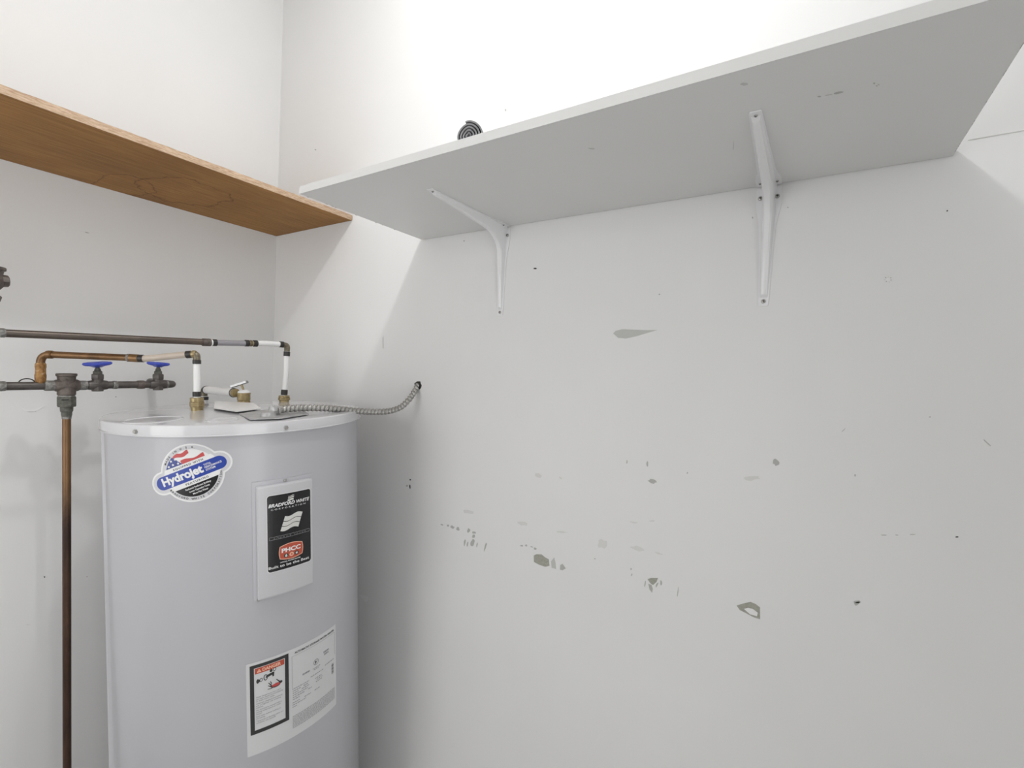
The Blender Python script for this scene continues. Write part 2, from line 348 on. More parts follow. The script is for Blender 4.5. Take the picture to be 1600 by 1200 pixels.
# chips along the raw ends and scuffs underneath
def under(poly, m, name, hz=0.38463, th=0.0005):
    P = [on(p, 2, hz) for p in poly]; bm = B()
    a = [bm.verts.new(p-Vector((0, 0, th))) for p in P]; b = [bm.verts.new(p+Vector((0, 0, 0.0003))) for p in P]
    bm.faces.new(a)
    for k in range(len(a)): bm.faces.new((a[k], a[(k+1) % len(a)], b[(k+1) % len(a)], b[k]))
    obj(name, rel(bm, t.location), M[m], t, smooth=False)
for (x, y, w, h, a, mm) in ((1309, 144.8, 17, 2.6, -0.25, 'scuff'), (1295, 148, 12, 1.2, -0.2, 'under'), (1280, 150.8, 5, 2, 0, 'scuff'), (1163, 131, 12, 4, -0.1, 'under'), (1366, 130, 3, 2, 0, 'scuff'), (1373, 132, 4, 1.5, 0.3, 'under'), (1370, 134, 3, 1.2, 0, 'scuff'), (1146, 228, 1.2, 16, 0, 'under'), (924, 232, 12, 1.4, 0.1, 'under')):
    under(blob_poly(x, y, w, h, a), mm, 'scuff_mark')
bm = B()
for k in range(26):
    y = -random.uniform(0.01, 0.39); s = random.uniform(0.002, 0.006)
    for xx, sg in ((XL, 1), (XS, -1)):
        if random.random() < (0.25 if sg > 0 else 0.6): box(bm, (xx-0.0006, y, HS-0.0006), (xx+sg*0.0012, y+s, HS+random.uniform(0.001, 0.004)))
obj('chipped_ends', rel(bm, t.location), M['scuff'], t, smooth=False)['kind'] = 'stuff'

def screw(name, p, axis, r, parent, org, m='screw'):
    bm = B(); lathe(bm, [(r, 0), (r, r*0.25), (r*0.75, r*0.6), (r*0.3, r*0.72), (0, r*0.74)], p, axis, 16)
    s = obj(name, rel(bm, org), M[m], parent)
    x, y = frame(Vector(axis)); ax = Vector(axis).normalized(); bm = B()
    for e, f in ((x, y), (y, x)):
        q = Vector(p)+ax*r*0.68
        vs_ = [bm.verts.new(q+e*sx*r*0.55+f*sy*r*0.13+ax*h) for h in (0, r*0.12) for sx, sy in ((-1, -1), (1, -1), (1, 1), (-1, 1))]
        for fc in ((0, 1, 2, 3), (4, 5, 6, 7), (0, 1, 5, 4), (1, 2, 6, 5), (2, 3, 7, 6), (3, 0, 4, 7)): bm.faces.new([vs_[i] for i in fc])
    obj('cross_slot', rel(bm, org), M['dark'], s, smooth=False)
    return s
def bracket(cx, label, lenH, lenV):
    t = thing('shelf_bracket', label, 'bracket', (cx, 0, HS), group='white steel brackets under the long shelf')
    O = t.location
    # inner edge of the ribbed web, from the shelf tip round the corner to the foot
    n = 40; inner = []
    for k in range(n+1):
        s = k/n
        a = Vector((0, -lenH*0.93, -0.0065)); b = Vector((0, -0.017, -0.013-0.006)); c = Vector((0, -0.0065, -lenV*0.90))
        if s < 0.5:
            q = s/0.5; inner.append((-(lenH*0.93)*(1-q)-0.034*q, -0.0070-(0.0200)*q))
        else:
            q = (s-0.5)/0.5; inner.append((-0.0215*(1-q)-0.0065*q, -(0.046)*(1-q)-lenV*0.9*q))
    # soften the corner between both arms
    def smooth_pts(p):
        for _ in range(5):
            p = [p[0]]+[((p[i-1][0]+2*p[i][0]+p[i+1][0])/4, (p[i-1][1]+2*p[i][1]+p[i+1][1])/4) for i in range(1, len(p)-1)]+[p[-1]]
        return p
    inner = smooth_pts(inner)
    outer = []
    for k in range(n+1):
        s = k/n
        outer.append((-(lenH*0.955)*(1-s/0.5), -0.0012) if s < 0.5 else (-0.0012, -lenV*0.925*((s-0.5)/0.5)))
    bm = B(); rows = []
    for k in range(n+1):
        s = abs(k/n-0.5)*2; hw = 0.0095*(1-s)+0.0055*s
        ob, ib = outer[k], inner[k]
        mid = lambda f: (ob[0]+(ib[0]-ob[0])*f, ob[1]+(ib[1]-ob[1])*f)
        prof = [(-hw*1.35, 0.0), (-hw*1.05, 0.28), (-hw*0.9, 0.85), (-hw*0.5, 1.0), (hw*0.5, 1.0), (hw*0.9, 0.85), (hw*1.05, 0.28), (hw*1.35, 0.0)]
        rows.append([bm.verts.new((x, mid(f)[0], mid(f)[1])) for x, f in prof])
    for a, b in zip(rows, rows[1:]):
        for i in range(len(a)): bm.faces.new((a[i], a[(i+1) % len(a)], b[(i+1) % len(a)], b[i]))
    bm.faces.new(rows[0]); bm.faces.new(rows[-1])
    obj('rib', bm, M['enamel'], t)
    def plate(pts2, f, name):
        bm = B(); a = [bm.verts.new(f(x, s, 0.0002)) for x, s in pts2]; b = [bm.verts.new(f(x, s, 0.0018)) for x, s in pts2]
        bm.faces.new(a); bm.faces.new(b)
        for k in range(len(a)): bm.faces.new((a[k], a[(k+1) % len(a)], b[(k+1) % len(a)], b[k]))
        obj(name, bm, M['enamel'], t, smooth=False)
    def outline(L):
        half = [(0.0070, L-0.0015), (0.0085, L-0.004), (0.0095, L*0.9), (0.0125, L*0.5), (0.0150, 0.075), (0.0195, 0.052), (0.0215, 0.040), (0.0215, 0.004)]
        return [(-x, s) for x, s in half]+[(x, s) for x, s in half[::-1]]
    plate(outline(lenV), lambda x, s, h: (x, -h, -s), 'wall_plate')
    plate(outline(lenH), lambda x, s, h: (x, -s, -h), 'shelf_plate')
    for sx in (-0.0145, 0.0145):
        screw('screw', Vector((cx+sx, -0.0018, HS-0.0235)), (0, -1, 0), 0.0042, t, O)
        screw('screw', Vector((cx+sx, -0.022, HS-0.0018)), (0, 0, -1), 0.0026, t, O)
    screw('screw', Vector((cx, -0.0018, HS-lenV+0.011)), (0, -1, 0), 0.0040, t, O)
    screw('screw', Vector((cx, -lenH+0.012, HS-0.0018)), (0, 0, -1), 0.0026, t, O)
    return t
bracket(1.045, 'white steel shelf bracket on the left, seen from its side, nearer the water heater', 0.290, 0.236)
bracket(1.664, 'white steel shelf bracket on the right, seen head-on with two screw ears', 0.296, 0.236)

# roll of grey foam lying on the shelf
RC = on((733, 213), 1, -0.362)
rr = 0.0265; zc = HS+TS+rr
t = thing('foam_roll', 'small coiled roll of grey foam lying on the long white shelf', 'roll', (RC.x, -0.362, HS+TS))
axis = Vector((-0.42, 1, 0)).normalized(); sx = Vector((1, 0.42, 0)).normalized()
bm = B(); turns = 4.3; th = 0.0028; n = 190; ring = []
for k in range(n+1):
    a = 2*PI*turns*k/n; q = 0.004+(rr-0.004)*k/n
    for dr in (0, th):
        R_ = max(q-dr, 0.0012)
        p = Vector((0, 0, rr))+sx*math.cos(a)*R_+Vector((0, 0, 1))*math.sin(a)*R_
        wob = 0.0015*math.sin(3*a)
        ring.append((bm.verts.new(p+axis*wob), bm.verts.new(p+axis*0.16)))
for k in range(n):
    o0, i0, o1, i1 = ring[2*k], ring[2*k+1], ring[2*k+2], ring[2*k+3]
    bm.faces.new((o0[0], o1[0], i1[0], i0[0])); bm.faces.new((o0[0], o0[1], o1[1], o1[0]))
    bm.faces.new((i0[0], i1[0], i1[1], i0[1])); bm.faces.new((o0[1], i0[1], i1[1], o1[1]))
for e in (ring[0:2], ring[-2:]): bm.faces.new((e[0][0], e[1][0], e[1][1], e[0][1]))
obj('coil', bm, M['foam'], t)

# ================================================================== PLYWOOD SHELF ON THE LEFT WALL
HW = FZ+0.48642; DW, TW, LW = 0.4371, 0.0165, 1.55
t = thing('plywood_shelf', 'brown plywood shelf with stained veneer underside high on the left wall', 'shelf', (0, 0, HW))
bm = box(B(), (0.0012, -LW, 0), (DW-0.0012, -0.0015, TW)); obj('board', bm, M['wood'], t, smooth=False)
bm = B(); n = 110; prev = None                       # rough sawn front edge, proud and uneven
for k in range(n+1):
    y = -0.0015-(LW-0.0015)*k/n; j = random.uniform(-0.0007, 0.0007); j2 = random.uniform(-0.0004, 0.0006)
    cur = [bm.verts.new(p) for p in ((DW-0.0014, y, 0.0002), (DW+j*0.4, y, 0.0002+abs(j2)), (DW+j, y, TW*0.5), (DW+j*0.6, y, TW+j2), (DW-0.0030, y, TW+0.0003))]
    if prev:
        for i in range(4): bm.faces.new((prev[i], prev[i+1], cur[i+1], cur[i]))
    else: bm.faces.new(cur)
    prev = cur
bm.faces.new(prev)
obj('front_edge', bm, M['ply'], t, smooth=False)

# ================================================================== WATER HEATER
TQ = (0.4969, -0.3752, -0.0102, -0.0375, -0.1261, 0.0246)
ta = Vector((TQ[2], TQ[3], 1)).normalized()
ex = (Vector((1, 0, 0))-ta*ta.x).normalized(); ey = ta.cross(ex)
TOP = Vector((TQ[0], TQ[1], FZ))+ta*TQ[4]; LIDH = TQ[5]
TW_ = Matrix((ex, ey, ta)).transposed().to_4x4(); TW_.translation = TOP
TI = TW_.inverted(); R = 0.28; RL = 0.288
BOT = -(TOP.z-0.035)/ta.z
base_w = TOP+ta*BOT
mw = TW_.copy(); mw.translation = base_w
H = thing('water_heater', 'tall grey cylindrical water heater standing in the corner under the plywood shelf', 'water heater', mw=mw)
OFF = Vector((0, 0, -BOT))                           # from the lid frame to the heater's own frame
def hp(name, bm, m, parent=None, **kw):              # part given in the lid frame
    bmesh.ops.translate(bm, verts=bm.verts[:], vec=OFF if (parent is None or parent is H) else Vector((0, 0, 0)))
    if parent is not None and parent is not H:
        bmesh.ops.translate(bm, verts=bm.verts[:], vec=OFF)
    return obj(name, bm, m, parent or H, **kw)
hp('body', lathe(B(), [(R-0.02, BOT), (R-0.002, BOT+0.002), (R, BOT+0.006), (R, -0.006), (R-0.006, -0.004)], (0, 0, 0), seg=160), M['jacket'])
DOME = 0.004
prof = [(RL+0.0006, -LIDH), (RL+0.0012, -LIDH+0.0006), (RL+0.0012, -LIDH+0.0022), (RL, -LIDH+0.0032), (RL, -0.0035), (RL-0.0008, -0.0014), (RL-0.0025, -0.0003), (RL-0.008, 0.0002), (0.2, DOME*0.6), (0.1, DOME*0.92), (0, DOME)]
hp('lid', lathe(B(), [(R+0.0005, -LIDH)]+prof, (0, 0, 0), seg=160), M['lid'])
def lid_w(px, h=0.0):                                # world point on the lid surface under a pixel, h above it
    return on_plane(px, TOP+ta*(DOME*0.7+h), ta)
def loc(p): return TI @ p
bm = B()                                             # embossed rings of the lid
for px, rx in (((240, 655), 0.052), ((347, 655.5), 0.030)):
    c = loc(lid_w(px)); pts = [c+Vector((math.cos(a)*rx, math.sin(a)*rx, 0)) for a in [2*PI*k/48 for k in range(49)]]
    for p in pts: p.z = DOME*(1-(math.hypot(p.x, p.y)/R)**2)-0.0004
    tube(bm, pts, 0.0022, 8)
hp('embossed_ring', bm, M['lid'])
for k in range(6):
    th = math.radians(-12.2-57.8*k); p = Vector((math.cos(th)*RL, math.sin(th)*RL, -0.0145)); ax = Vector((math.cos(th), math.sin(th), 0))
    bm = B(); lathe(bm, [(0.0052, 0), (0.0052, 0.0016), (0.0040, 0.0018), (0.0036, 0.004), (0, 0.0042)], p, ax, 6); hp('lid_screw', bm, M['screw'])
# overlapping end of the jacket sheet, standing off behind the left flank
th = math.radians(-112); bm = B()
vsx = []
for zz, s in ((-LIDH-0.001, 0.006), (-0.5, 0.009), (BOT+0.01, 0.014)):
    c, s_ = math.cos(th), math.sin(th)
    for rr_ in (R-0.001, R+s):
        for dt in (-0.0008, 0.0008): vsx.append(bm.verts.new((c*rr_-s_*dt, s_*rr_+c*dt, zz)))
for q in (0, 4):
    for a, b in ((0, 1), (1, 3), (3, 2), (2, 0)): bm.faces.new((vsx[q+a], vsx[q+b], vsx[q+4+b], vsx[q+4+a]))
bm.faces.new((vsx[0], vsx[1], vsx[3], vsx[2])); bm.faces.new((vsx[8], vsx[9], vsx[11], vsx[10]))
hp('jacket_seam', bm, M['lid'], smooth=False)
for k in range(3):                                   # short feet
    a = 2*PI*k/3+0.4; p = TW_ @ Vector((0.22*math.cos(a), 0.22*math.sin(a), BOT)); q = mw.inverted() @ Vector((p.x, p.y, 0)); pl = mw.inverted() @ (p+Vector((0, 0, 0.01)))
    bm = B(); cyl(bm, q, pl, 0.022); obj('foot', bm, M['jacket'], H)

# ---- flat print wrapped on the round jacket
def finish_wrap(bm, eps, step=0.006, rot=None, base=R):
    us = [v.co.x for v in bm.verts]
    if not us: return bm
    u = math.floor(min(us)/step)*step+step
    while u < max(us):
        bmesh.ops.bisect_plane(bm, geom=bm.verts[:]+bm.edges[:]+bm.faces[:], plane_co=(u, 0, 0), plane_no=(1, 0, 0)); u += step
    for v in bm.verts:
        th = v.co.x/R; q = base+eps+v.co.z; v.co = (math.cos(th)*q, math.sin(th)*q, v.co.y)
    return bm
def poly2(bm, pts):
    f = bm.faces.new([bm.verts.new((x, y, 0)) for x, y in pts]); bmesh.ops.triangulate(bm, faces=[f]); return bm
def rrect(x0, y0, x1, y1, r, n=5):
    out = []
    for cx, cy, a0 in ((x1-r, y1-r, 0), (x0+r, y1-r, 90), (x0+r, y0+r, 180), (x1-r, y0+r, 270)):
        for k in range(n+1):
            a = math.radians(a0+90*k/n); out.append((cx+r*math.cos(a), cy+r*math.sin(a)))
    return out
_tc = {}
def glyphs(s, bold=0.0, shear=0.0, space=1.0):
    key = (s, bold, shear, space)
    if key in _tc: return _tc[key]
    cu = bpy.data.curves.new('t', 'FONT'); cu.body = s; cu.size = 1; cu.offset = bold; cu.shear = shear; cu.space_character = space
    cu.fill_mode = 'FRONT'; cu.resolution_u = 3
    o = bpy.data.objects.new('t', cu); C.objects.link(o)
    dg = bpy.context.evaluated_depsgraph_get(); dg.update()
    me = bpy.data.meshes.new_from_object(o.evaluated_get(dg))
    V = [(v.co.x, v.co.y) for v in me.vertices]; F = [tuple(p.vertices) for p in me.polygons]
    bpy.data.objects.remove(o); bpy.data.curves.remove(cu); bpy.data.meshes.remove(me)
    _tc[key] = (V, F); return V, F
def text(bm, s, x, y, size, width=None, bold=0.0, shear=0.0, ang=0.0, org=(0, 0), align='L', space=1.0):
    V, F = glyphs(s, bold, shear, space)
    if not V: return
    x0 = min(v[0] for v in V); x1 = max(v[0] for v in V); k = size/0.70; kx = width/(x1-x0) if width else k
    sh = {'L': 0, 'C': -(x1-x0)/2, 'R': -(x1-x0)}[align]
    ca, sa = math.cos(ang), math.sin(ang); vs_ = []
    for vx, vy in V:
        px, py = x+(vx-x0+sh)*kx, y+vy*k
        vs_.append(bm.verts.new((org[0]+px*ca-py*sa, org[1]+px*sa+py*ca, 0)))
    for f in F:
        try: bm.faces.new([vs_[i] for i in f])
        except ValueError: pass
def arc_text(bm, s, org, rad, a0, a1, size, inward=False, bold=0.02):
    n = len(s)
    for i, ch in enumerate(s):
        if ch == ' ': continue
        a = math.radians(a0+(a1-a0)*i/(n-1)); ang = a-PI/2 if not inward else a+PI/2
        text(bm, ch, 0, -size/2, size, None, bold, 0, ang, (org[0]+rad*math.cos(a), org[1]+rad*math.sin(a)), 'C')
LAY = 0.00022
# -- round sticker with the slanted bar
A = math.radians(21.6); OC = (-0.2347, -0.0991); ca, sa = math.cos(A), math.sin(A)
def L2(x, y): return (OC[0]+x*ca-y*sa, OC[1]+x*sa+y*ca)
SC = 0.0                                             # bar centre line offset
cl, cr, rb = -0.0602, 0.0542, 0.0137
def capsule_circle(Rc, Rb, n=64):                    # union outline of disc and capsule, local frame
    pts = []
    for k in range(240):
        a = 2*PI*k/240; d = (math.cos(a), math.sin(a)); best = Rc
        for s in range(400):
            q = Rc+s*0.0002; x, y = q*d[0], q*d[1]; cx = min(max(x, cl), cr)
            if math.hypot(x-cx, y) <= Rb: best = q
        pts.append(L2(best*d[0], best*d[1]))
    return pts
def band(bm, pts): return poly2(bm, pts)
st = hp('round_sticker', finish_wrap(band(B(), capsule_circle(0.0605, rb+0.0105)), LAY), M['white'], smooth=False)
st['label'] = 'round sticker with a slanted blue bar'
def sp(name, bm, m, lay, parent=None, base=R): return hp(name, finish_wrap(bm, LAY*lay, base=base), M[m], parent or st, smooth=False)
sp('silver_field', band(B(), capsule_circle(0.0572, rb+0.0070)), 'silver', 2)
def capsule(x0, x1, r, n=16):
    return [L2(x1+r*math.cos(a), r*math.sin(a)) for a in [-PI/2+PI*k/n for k in range(n+1)]]+[L2(x0+r*math.cos(a), r*math.sin(a)) for a in [PI/2+PI*k/n for k in range(n+1)]]
sp('white_band', poly2(B(), [L2(*q) for q in [(-0.052, rb), (0.052, rb), (0.047, 0.0235), (-0.047, 0.0235)]]), 'white', 2.6)
sp('white_band', poly2(B(), [L2(*q) for q in [(-0.047, -0.0235), (0.047, -0.0235), (0.052, -rb), (-0.052, -rb)]]), 'white', 2.6)
sp('blue_bar', poly2(B(), capsule(cl, cr, rb)), 'blue', 3)
RI, hh = 0.0492, 0.0235
aa = math.asin(hh/RI)
def seg_pts(a0, a1, n=28): return [(RI*math.cos(a0+(a1-a0)*k/n), RI*math.sin(a0+(a1-a0)*k/n)) for k in range(n+1)]
ad = math.radians(117)                               # flag: star field left, stripes right
dv = (-0.0085, hh)
sp('star_field', poly2(B(), [L2(*q) for q in seg_pts(ad, PI-aa)+[dv]]), 'navy', 3)
bm = B()
for (x, y, s) in ((-0.036, 0.0275, 0.0032), (-0.0265, 0.0285, 0.0032), (-0.016, 0.0275, 0.0032), (-0.0275, 0.0365, 0.0032), (-0.0185, 0.0375, 0.0032), (-0.0135, 0.0325, 0.0028)):
    poly2(bm, [L2(x+s*(1 if k % 2 == 0 else 0.42)*math.cos(PI/2+PI*k/5), y+s*(1 if k % 2 == 0 else 0.42)*math.sin(PI/2+PI*k/5)) for k in range(10)])
sp('star', bm, 'white', 4)
sp('stripe_ground', poly2(B(), [L2(*q) for q in seg_pts(aa, ad)+[dv]]), 'white', 3)
def edgeX(y): return math.sqrt(max(RI*RI-y*y, 0))
def leftX(y): return dv[0]+(y-hh)/(RI*math.sin(ad)-hh)*(RI*math.cos(ad)-dv[0])
bm = B()
for y0, y1, xe in ((hh, 0.0300, 0.036), (0.0385, 0.0470, 0.012)):
    n = 18; top, bot = [], []
    for k in range(n+1):
        f = k/n
        w = 0.0018*math.sin(f*2*PI*1.1+0.6)*(0 if y0 == hh else 1); w2 = 0.0022*math.sin(f*2*PI*1.1+0.6)
        xa = leftX((y0+y1)/2)+0.0006; xx = xa+f*(min(xe, edgeX(y1+0.001))-xa)
        yy0 = y0+w; yy1 = min(y1+w2, math.sqrt(max(RI*RI-xx*xx, 0))-0.0003)
        bot.append((xx, min(yy0, yy1-0.0002))); top.append((xx, yy1))
    poly2(bm, [L2(*q) for q in bot+top[::-1]])
sp('stripe', bm, 'red', 4)
sp('black_field', poly2(B(), [L2(*q) for q in seg_pts(PI+aa, 2*PI-aa)]), 'black', 3)
bm = B()
text(bm, 'Hydrojet', -0.0612, -0.0062, 0.0160, 0.0835, 0.045, 0, A, OC)
for i, s in enumerate(('TOTAL', 'PERFORMANCE', 'SYSTEM')):
    text(bm, s, 0.0262, 0.0042-0.0056*i, 0.0040, (0.0145, 0.0330, 0.0185)[i], 0.02, 0, A, OC)
for i, (s, w) in enumerate((('Reduced Sediment Buildup', 0.050), ('Lower Operating Costs', 0.040), ('More Hot Water', 0.030))):
    text(bm, s, 0.001, -0.0305-0.0062*i, 0.0036, w, 0.02, 0, A, OC, 'C')
sp('white_lettering', bm, 'white', 4.5)
bm = B()
arc_text(bm, 'MADE IN U.S.A.', OC, 0.0535, 160, 82, 0.0040)
arc_text(bm, 'BRADFORD WHITE CORPORATION', OC, 0.0535, 222, 360, 0.0040, True)
text(bm, 'EQUIPPED WITH', 0, 0.0166, 0.0038, 0.060, 0.02, 0, A, OC, 'C', 1.3)
text(bm, 'FEATURING', 0.003, -0.0205, 0.0038, 0.045, 0.02, 0, A, OC, 'C', 1.3)
sp('black_lettering', bm, 'ink', 4)['kind'] = 'stuff'

# -- element cover with the black name plate
bm = box(B(), (-0.1262, -0.3872, 0), (0.0045, -0.1275, 0.0028)); hp('cover_plate', finish_wrap(bm, 0), M['jacket'], smooth=False)
CE = 0.0125
bm = B(); r8 = bmesh.ops.create_cube(bm, size=1)
for v in bm.verts: v.co = (-0.1190 if v.co.x < 0 else -0.0042, -0.3845 if v.co.y < 0 else -0.1365, 0.0 if v.co.z < 0 else CE)
es = [e for e in bm.edges if max(v.co.z for v in e.verts) > 0.001]
bmesh.ops.bevel(bm, geom=es, offset=0.0055, segments=4, affect='EDGES', profile=0.6)
cov = hp('element_cover', finish_wrap(bm, 0.0012, 0.005), M['cover'], sharp=0.5)
for (px, zz) in ((-0.0610, -0.1325), (-0.1165, -0.3860)):
    th = px/R; bm = B(); lathe(bm, [(0.0036, 0), (0.0036, 0.002), (0.0026, 0.004), (0, 0.0046)], (math.cos(th)*(R+0.0012), math.sin(th)*(R+0.0012), zz), (math.cos(th), math.sin(th), 0), 12); hp('cover_screw', bm, M['screw'])
BASE = R+0.0012+CE
def np_(name, bm, m, lay): return sp(name, bm, m, lay, cov, BASE)
np_('name_plate_rim', poly2(B(), rrect(-0.1010, -0.3285, -0.0098, -0.1580, 0.0062)), 'white', 1)
np_('name_plate', poly2(B(), rrect(-0.0998, -0.3272, -0.0108, -0.1592, 0.0055)), 'black', 2)
def flag(bm, x0, y0, w, h, wave, k0, k1, lean, n=16):      # a wavy strip between fractions k0 and k1 of the flag's height
    def P(f, k):
        return (x0+lean*k+w*f, y0+h*k+wave*math.sin(f*2*PI*0.95+3.5))
    poly2(bm, [P(i/n, k0) for i in range(n+1)]+[P(i/n, k1) for i in range(n, -1, -1)])
bm = B()
for k0, k1 in ((0, 0.30), (0.34, 0.64), (0.68, 1.0)): flag(bm, -0.0752, -0.2395, 0.0365, 0.0315, 0.0028, k0, k1, 0.0095)
np_('flag_emblem', bm, 'flagcream', 3); bm = B()
for k0, k1 in ((0, 0.36), (0.50, 0.72), (0.86, 1.0)): flag(bm, -0.0605, -0.1765, 0.0120, 0.0110, 0.0009, k0, k1, 0.0020)
np_('flag_emblem', bm, 'flagcream', 3)
bm = B()
text(bm, 'BRADFORD', -0.0975, -0.1850, 0.0072, 0.0520, 0.032, 0.25)
text(bm, 'WHITE', -0.0425, -0.1850, 0.0072, 0.0290, 0.022, 0.25)
text(bm, 'CORPORATION', -0.0925, -0.1920, 0.0034, 0.0700, 0.0, 0, space=1.6)
text(bm, 'OFFICIAL WATER HEATER', -0.0555, -0.3118, 0.0022, 0.0420, 0.03, 0, align='C')
text(bm, 'Built to be the Best', -0.0985, -0.3205, 0.0058, 0.0830, 0.012, 0.0)
np_('white_lettering', bm, 'white', 3)['kind'] = 'stuff'
bm = B()
for y in (-0.2510, -0.2570): poly2(bm, [(-0.0965, y), (-0.0140, y), (-0.0140, y+0.0006), (-0.0965, y+0.0006)])
for x in (-0.0965, -0.0145): poly2(bm, [(x, -0.2570), (x+0.0005, -0.2570), (x+0.0005, -0.2505), (x, -0.2505)])
text(bm, 'ENERGY SAVER', -0.0553, -0.2555, 0.0030, 0.066, -0.02, 0.2, align='C', space=1.3)
np_('grey_lettering', bm, 'greyink', 3)
def barrel(x0, y0, x1, y1, bx, by, n=8):
    out = []
    for k in range(n): f = k/n; out.append((x0+(x1-x0)*f, y0-by*math.sin(PI*f)))
    for k in range(n): f = k/n; out.append((x1+bx*math.sin(PI*f), y0+(y1-y0)*f))
    for k in range(n): f = k/n; out.append((x1+(x0-x1)*f, y1+by*math.sin(PI*f)))
    for k in range(n): f = k/n; out.append((x0-bx*math.sin(PI*f), y1+(y0-y1)*f))
    return out
np_('badge_rim', poly2(B(), barrel(-0.0770, -0.3030, -0.0305, -0.2755, 0.0018, 0.0048)), 'peach', 3)
np_('badge', poly2(B(), barrel(-0.0758, -0.3018, -0.0317, -0.2767, 0.0016, 0.0044)), 'orange', 4)
bm = B(); text(bm, 'PHCC', -0.0540, -0.2895, 0.0090, 0.0390, 0.04, 0.0, align='C'); np_('badge_lettering', bm, 'white', 5)
bm = B(); dk = B()
for i, x in enumerate((-0.0645, -0.0535, -0.0430)):
    c = (x, -0.2975); rr_ = 0.0046
    poly2(dk if i != 1 else bm, [(c[0]+rr_*math.cos(2*PI*k/20), c[1]+rr_*math.sin(2*PI*k/20)) for k in range(20)])
np_('badge_disc', bm, 'peach', 5); np_('badge_disc', dk, 'ink', 5)
bm = B()
poly2(bm, [(-0.0645+q*math.cos(a), -0.2982+q*math.sin(a)*1.15) for q, a in [(0.0024, -PI/2+2*PI*k/12) if k != 6 else (0.0042, PI/2) for k in range(12)]])
poly2(bm, [(-0.0430+0.0026*math.cos(2*PI*k/6), -0.2975+0.0026*math.sin(2*PI*k/6)) for k in range(6)])
np_('badge_mark', bm, 'flagcream', 6)
bm = B()
poly2(bm, [(-0.0535+(0.0030 if k % 2 == 0 else 0.0013)*math.cos(PI/2+PI*k/5), -0.2975+(0.0030 if k % 2 == 0 else 0.0013)*math.sin(PI/2+PI*k/5)) for k in range(10)])
np_('badge_mark', bm, 'orange', 6)

# -- warning and rating label
lb = hp('warning_label', finish_wrap(poly2(B(), rrect(-0.1424, -0.7330, 0.0718, -0.5245, 0.002)), LAY), M['sticker'], smooth=False)
lb['label'] = 'pale label with a black-framed danger warning'
def ls(name, bm, m, lay): return sp(name, bm, m, lay, lb)
bm = B()
for x0, y0, x1, y1 in ((-0.1356, -0.6865, -0.1275, -0.5305), (-0.0655, -0.6865, -0.0575, -0.5305), (-0.1275, -0.5378, -0.0655, -0.5305), (-0.1275, -0.6865, -0.0655, -0.6780)):
    poly2(bm, [(x0, y0), (x1, y0), (x1, y1), (x0, y1)])
ls('black_frame', bm, 'ink', 2)
ls('danger_band', poly2(B(), [(-0.1258, -0.5516), (-0.0668, -0.5516), (-0.0668, -0.5390), (-0.1258, -0.5390)]), 'orange', 2)
bm = B(); text(bm, 'DANGER', -0.1112, -0.5487, 0.0068, 0.0375, 0.04); poly2(bm, [(-0.1225, -0.5492), (-0.1130, -0.5492), (-0.11775, -0.5408)])
ls('danger_lettering', bm, 'peach', 3)
bm = B(); text(bm, '!', -0.1178, -0.5486, 0.0052, None, 0.03, align='C'); ls('danger_mark', bm, 'orange', 4)
# picture: tap with two knobs, water and a hand
def disc(bm, cx, cy, rx, ry, n=20): poly2(bm, [(cx+rx*math.cos(2*PI*k/n), cy+ry*math.sin(2*PI*k/n)) for k in range(n)])
bm = B()
disc(bm, -0.1205, -0.5688, 0.0028, 0.0050); disc(bm, -0.1140, -0.5678, 0.0030, 0.0044); disc(bm, -0.1050, -0.5655, 0.0042, 0.0068)
poly2(bm, [(-0.1195, -0.5720), (-0.1140, -0.5710), (-0.1140, -0.5650), (-0.1195, -0.5660)])
poly2(bm, [(-0.1060, -0.5680), (-0.0895, -0.5640), (-0.0895, -0.5585), (-0.1060, -0.5620)]); poly2(bm, [(-0.0915, -0.5690), (-0.0885, -0.5690), (-0.0875, -0.5590), (-0.0925, -0.5590)])
disc(bm, -0.0940, -0.5545, 0.0030, 0.0034); disc(bm, -0.0870, -0.5540, 0.0032, 0.0040)
for x0, y0, x1, y1 in ((-0.1000, -0.5810, -0.0930, -0.5900), (-0.0965, -0.5785, -0.0915, -0.5890), (-0.1010, -0.5870, -0.0925, -0.5930), (-0.1020, -0.5950, -0.0920, -0.5955), (-0.0840, -0.5790, -0.0770, -0.5870)):
    poly2(bm, [(x0, y0), (x1-0.001, y1-0.0008), (x1+0.001, y1+0.001), (x0+0.0008, y0+0.0010)])
disc(bm, -0.0850, -0.5915, 0.0100, 0.0048); disc(bm, -0.0750, -0.5885, 0.0040, 0.0030)
ls('picture_outline', bm, 'ink', 2)
bm = B(); disc(bm, -0.1140, -0.5678, 0.0018, 0.0030); disc(bm, -0.1050, -0.5655, 0.0026, 0.0048, 16); disc(bm, -0.0870, -0.5540, 0.0020, 0.0026)
poly2(bm, [(-0.0918, -0.5705), (-0.0882, -0.5705), (-0.0855, -0.5885), (-0.0935, -0.5885)]); ls('picture_white', bm, 'sticker', 3)
bm = B(); poly2(bm, [(-0.1050, -0.5672), (-0.0920, -0.5640), (-0.0920, -0.5600), (-0.1050, -0.5630)]); ls('spout', bm, 'ink', 4)
bm = B(); disc(bm, -0.0850, -0.5905, 0.0086, 0.0034); ls('red_palm', bm, 'red', 4)
bm = B()
lines = ['Water temperature over 125\u00b0F', 'can cause severe burns instantly', 'or death from scalds.', '', 'Children, disabled and elderly', 'are at highest risk of being', 'scalded.', '', 'See instruction manual before', 'setting temperature at water', 'heater.', '', 'Feel water before bathing or', 'showering.', '', 'Temperature limiting valves are', 'available, see manual.']
y = -0.6060
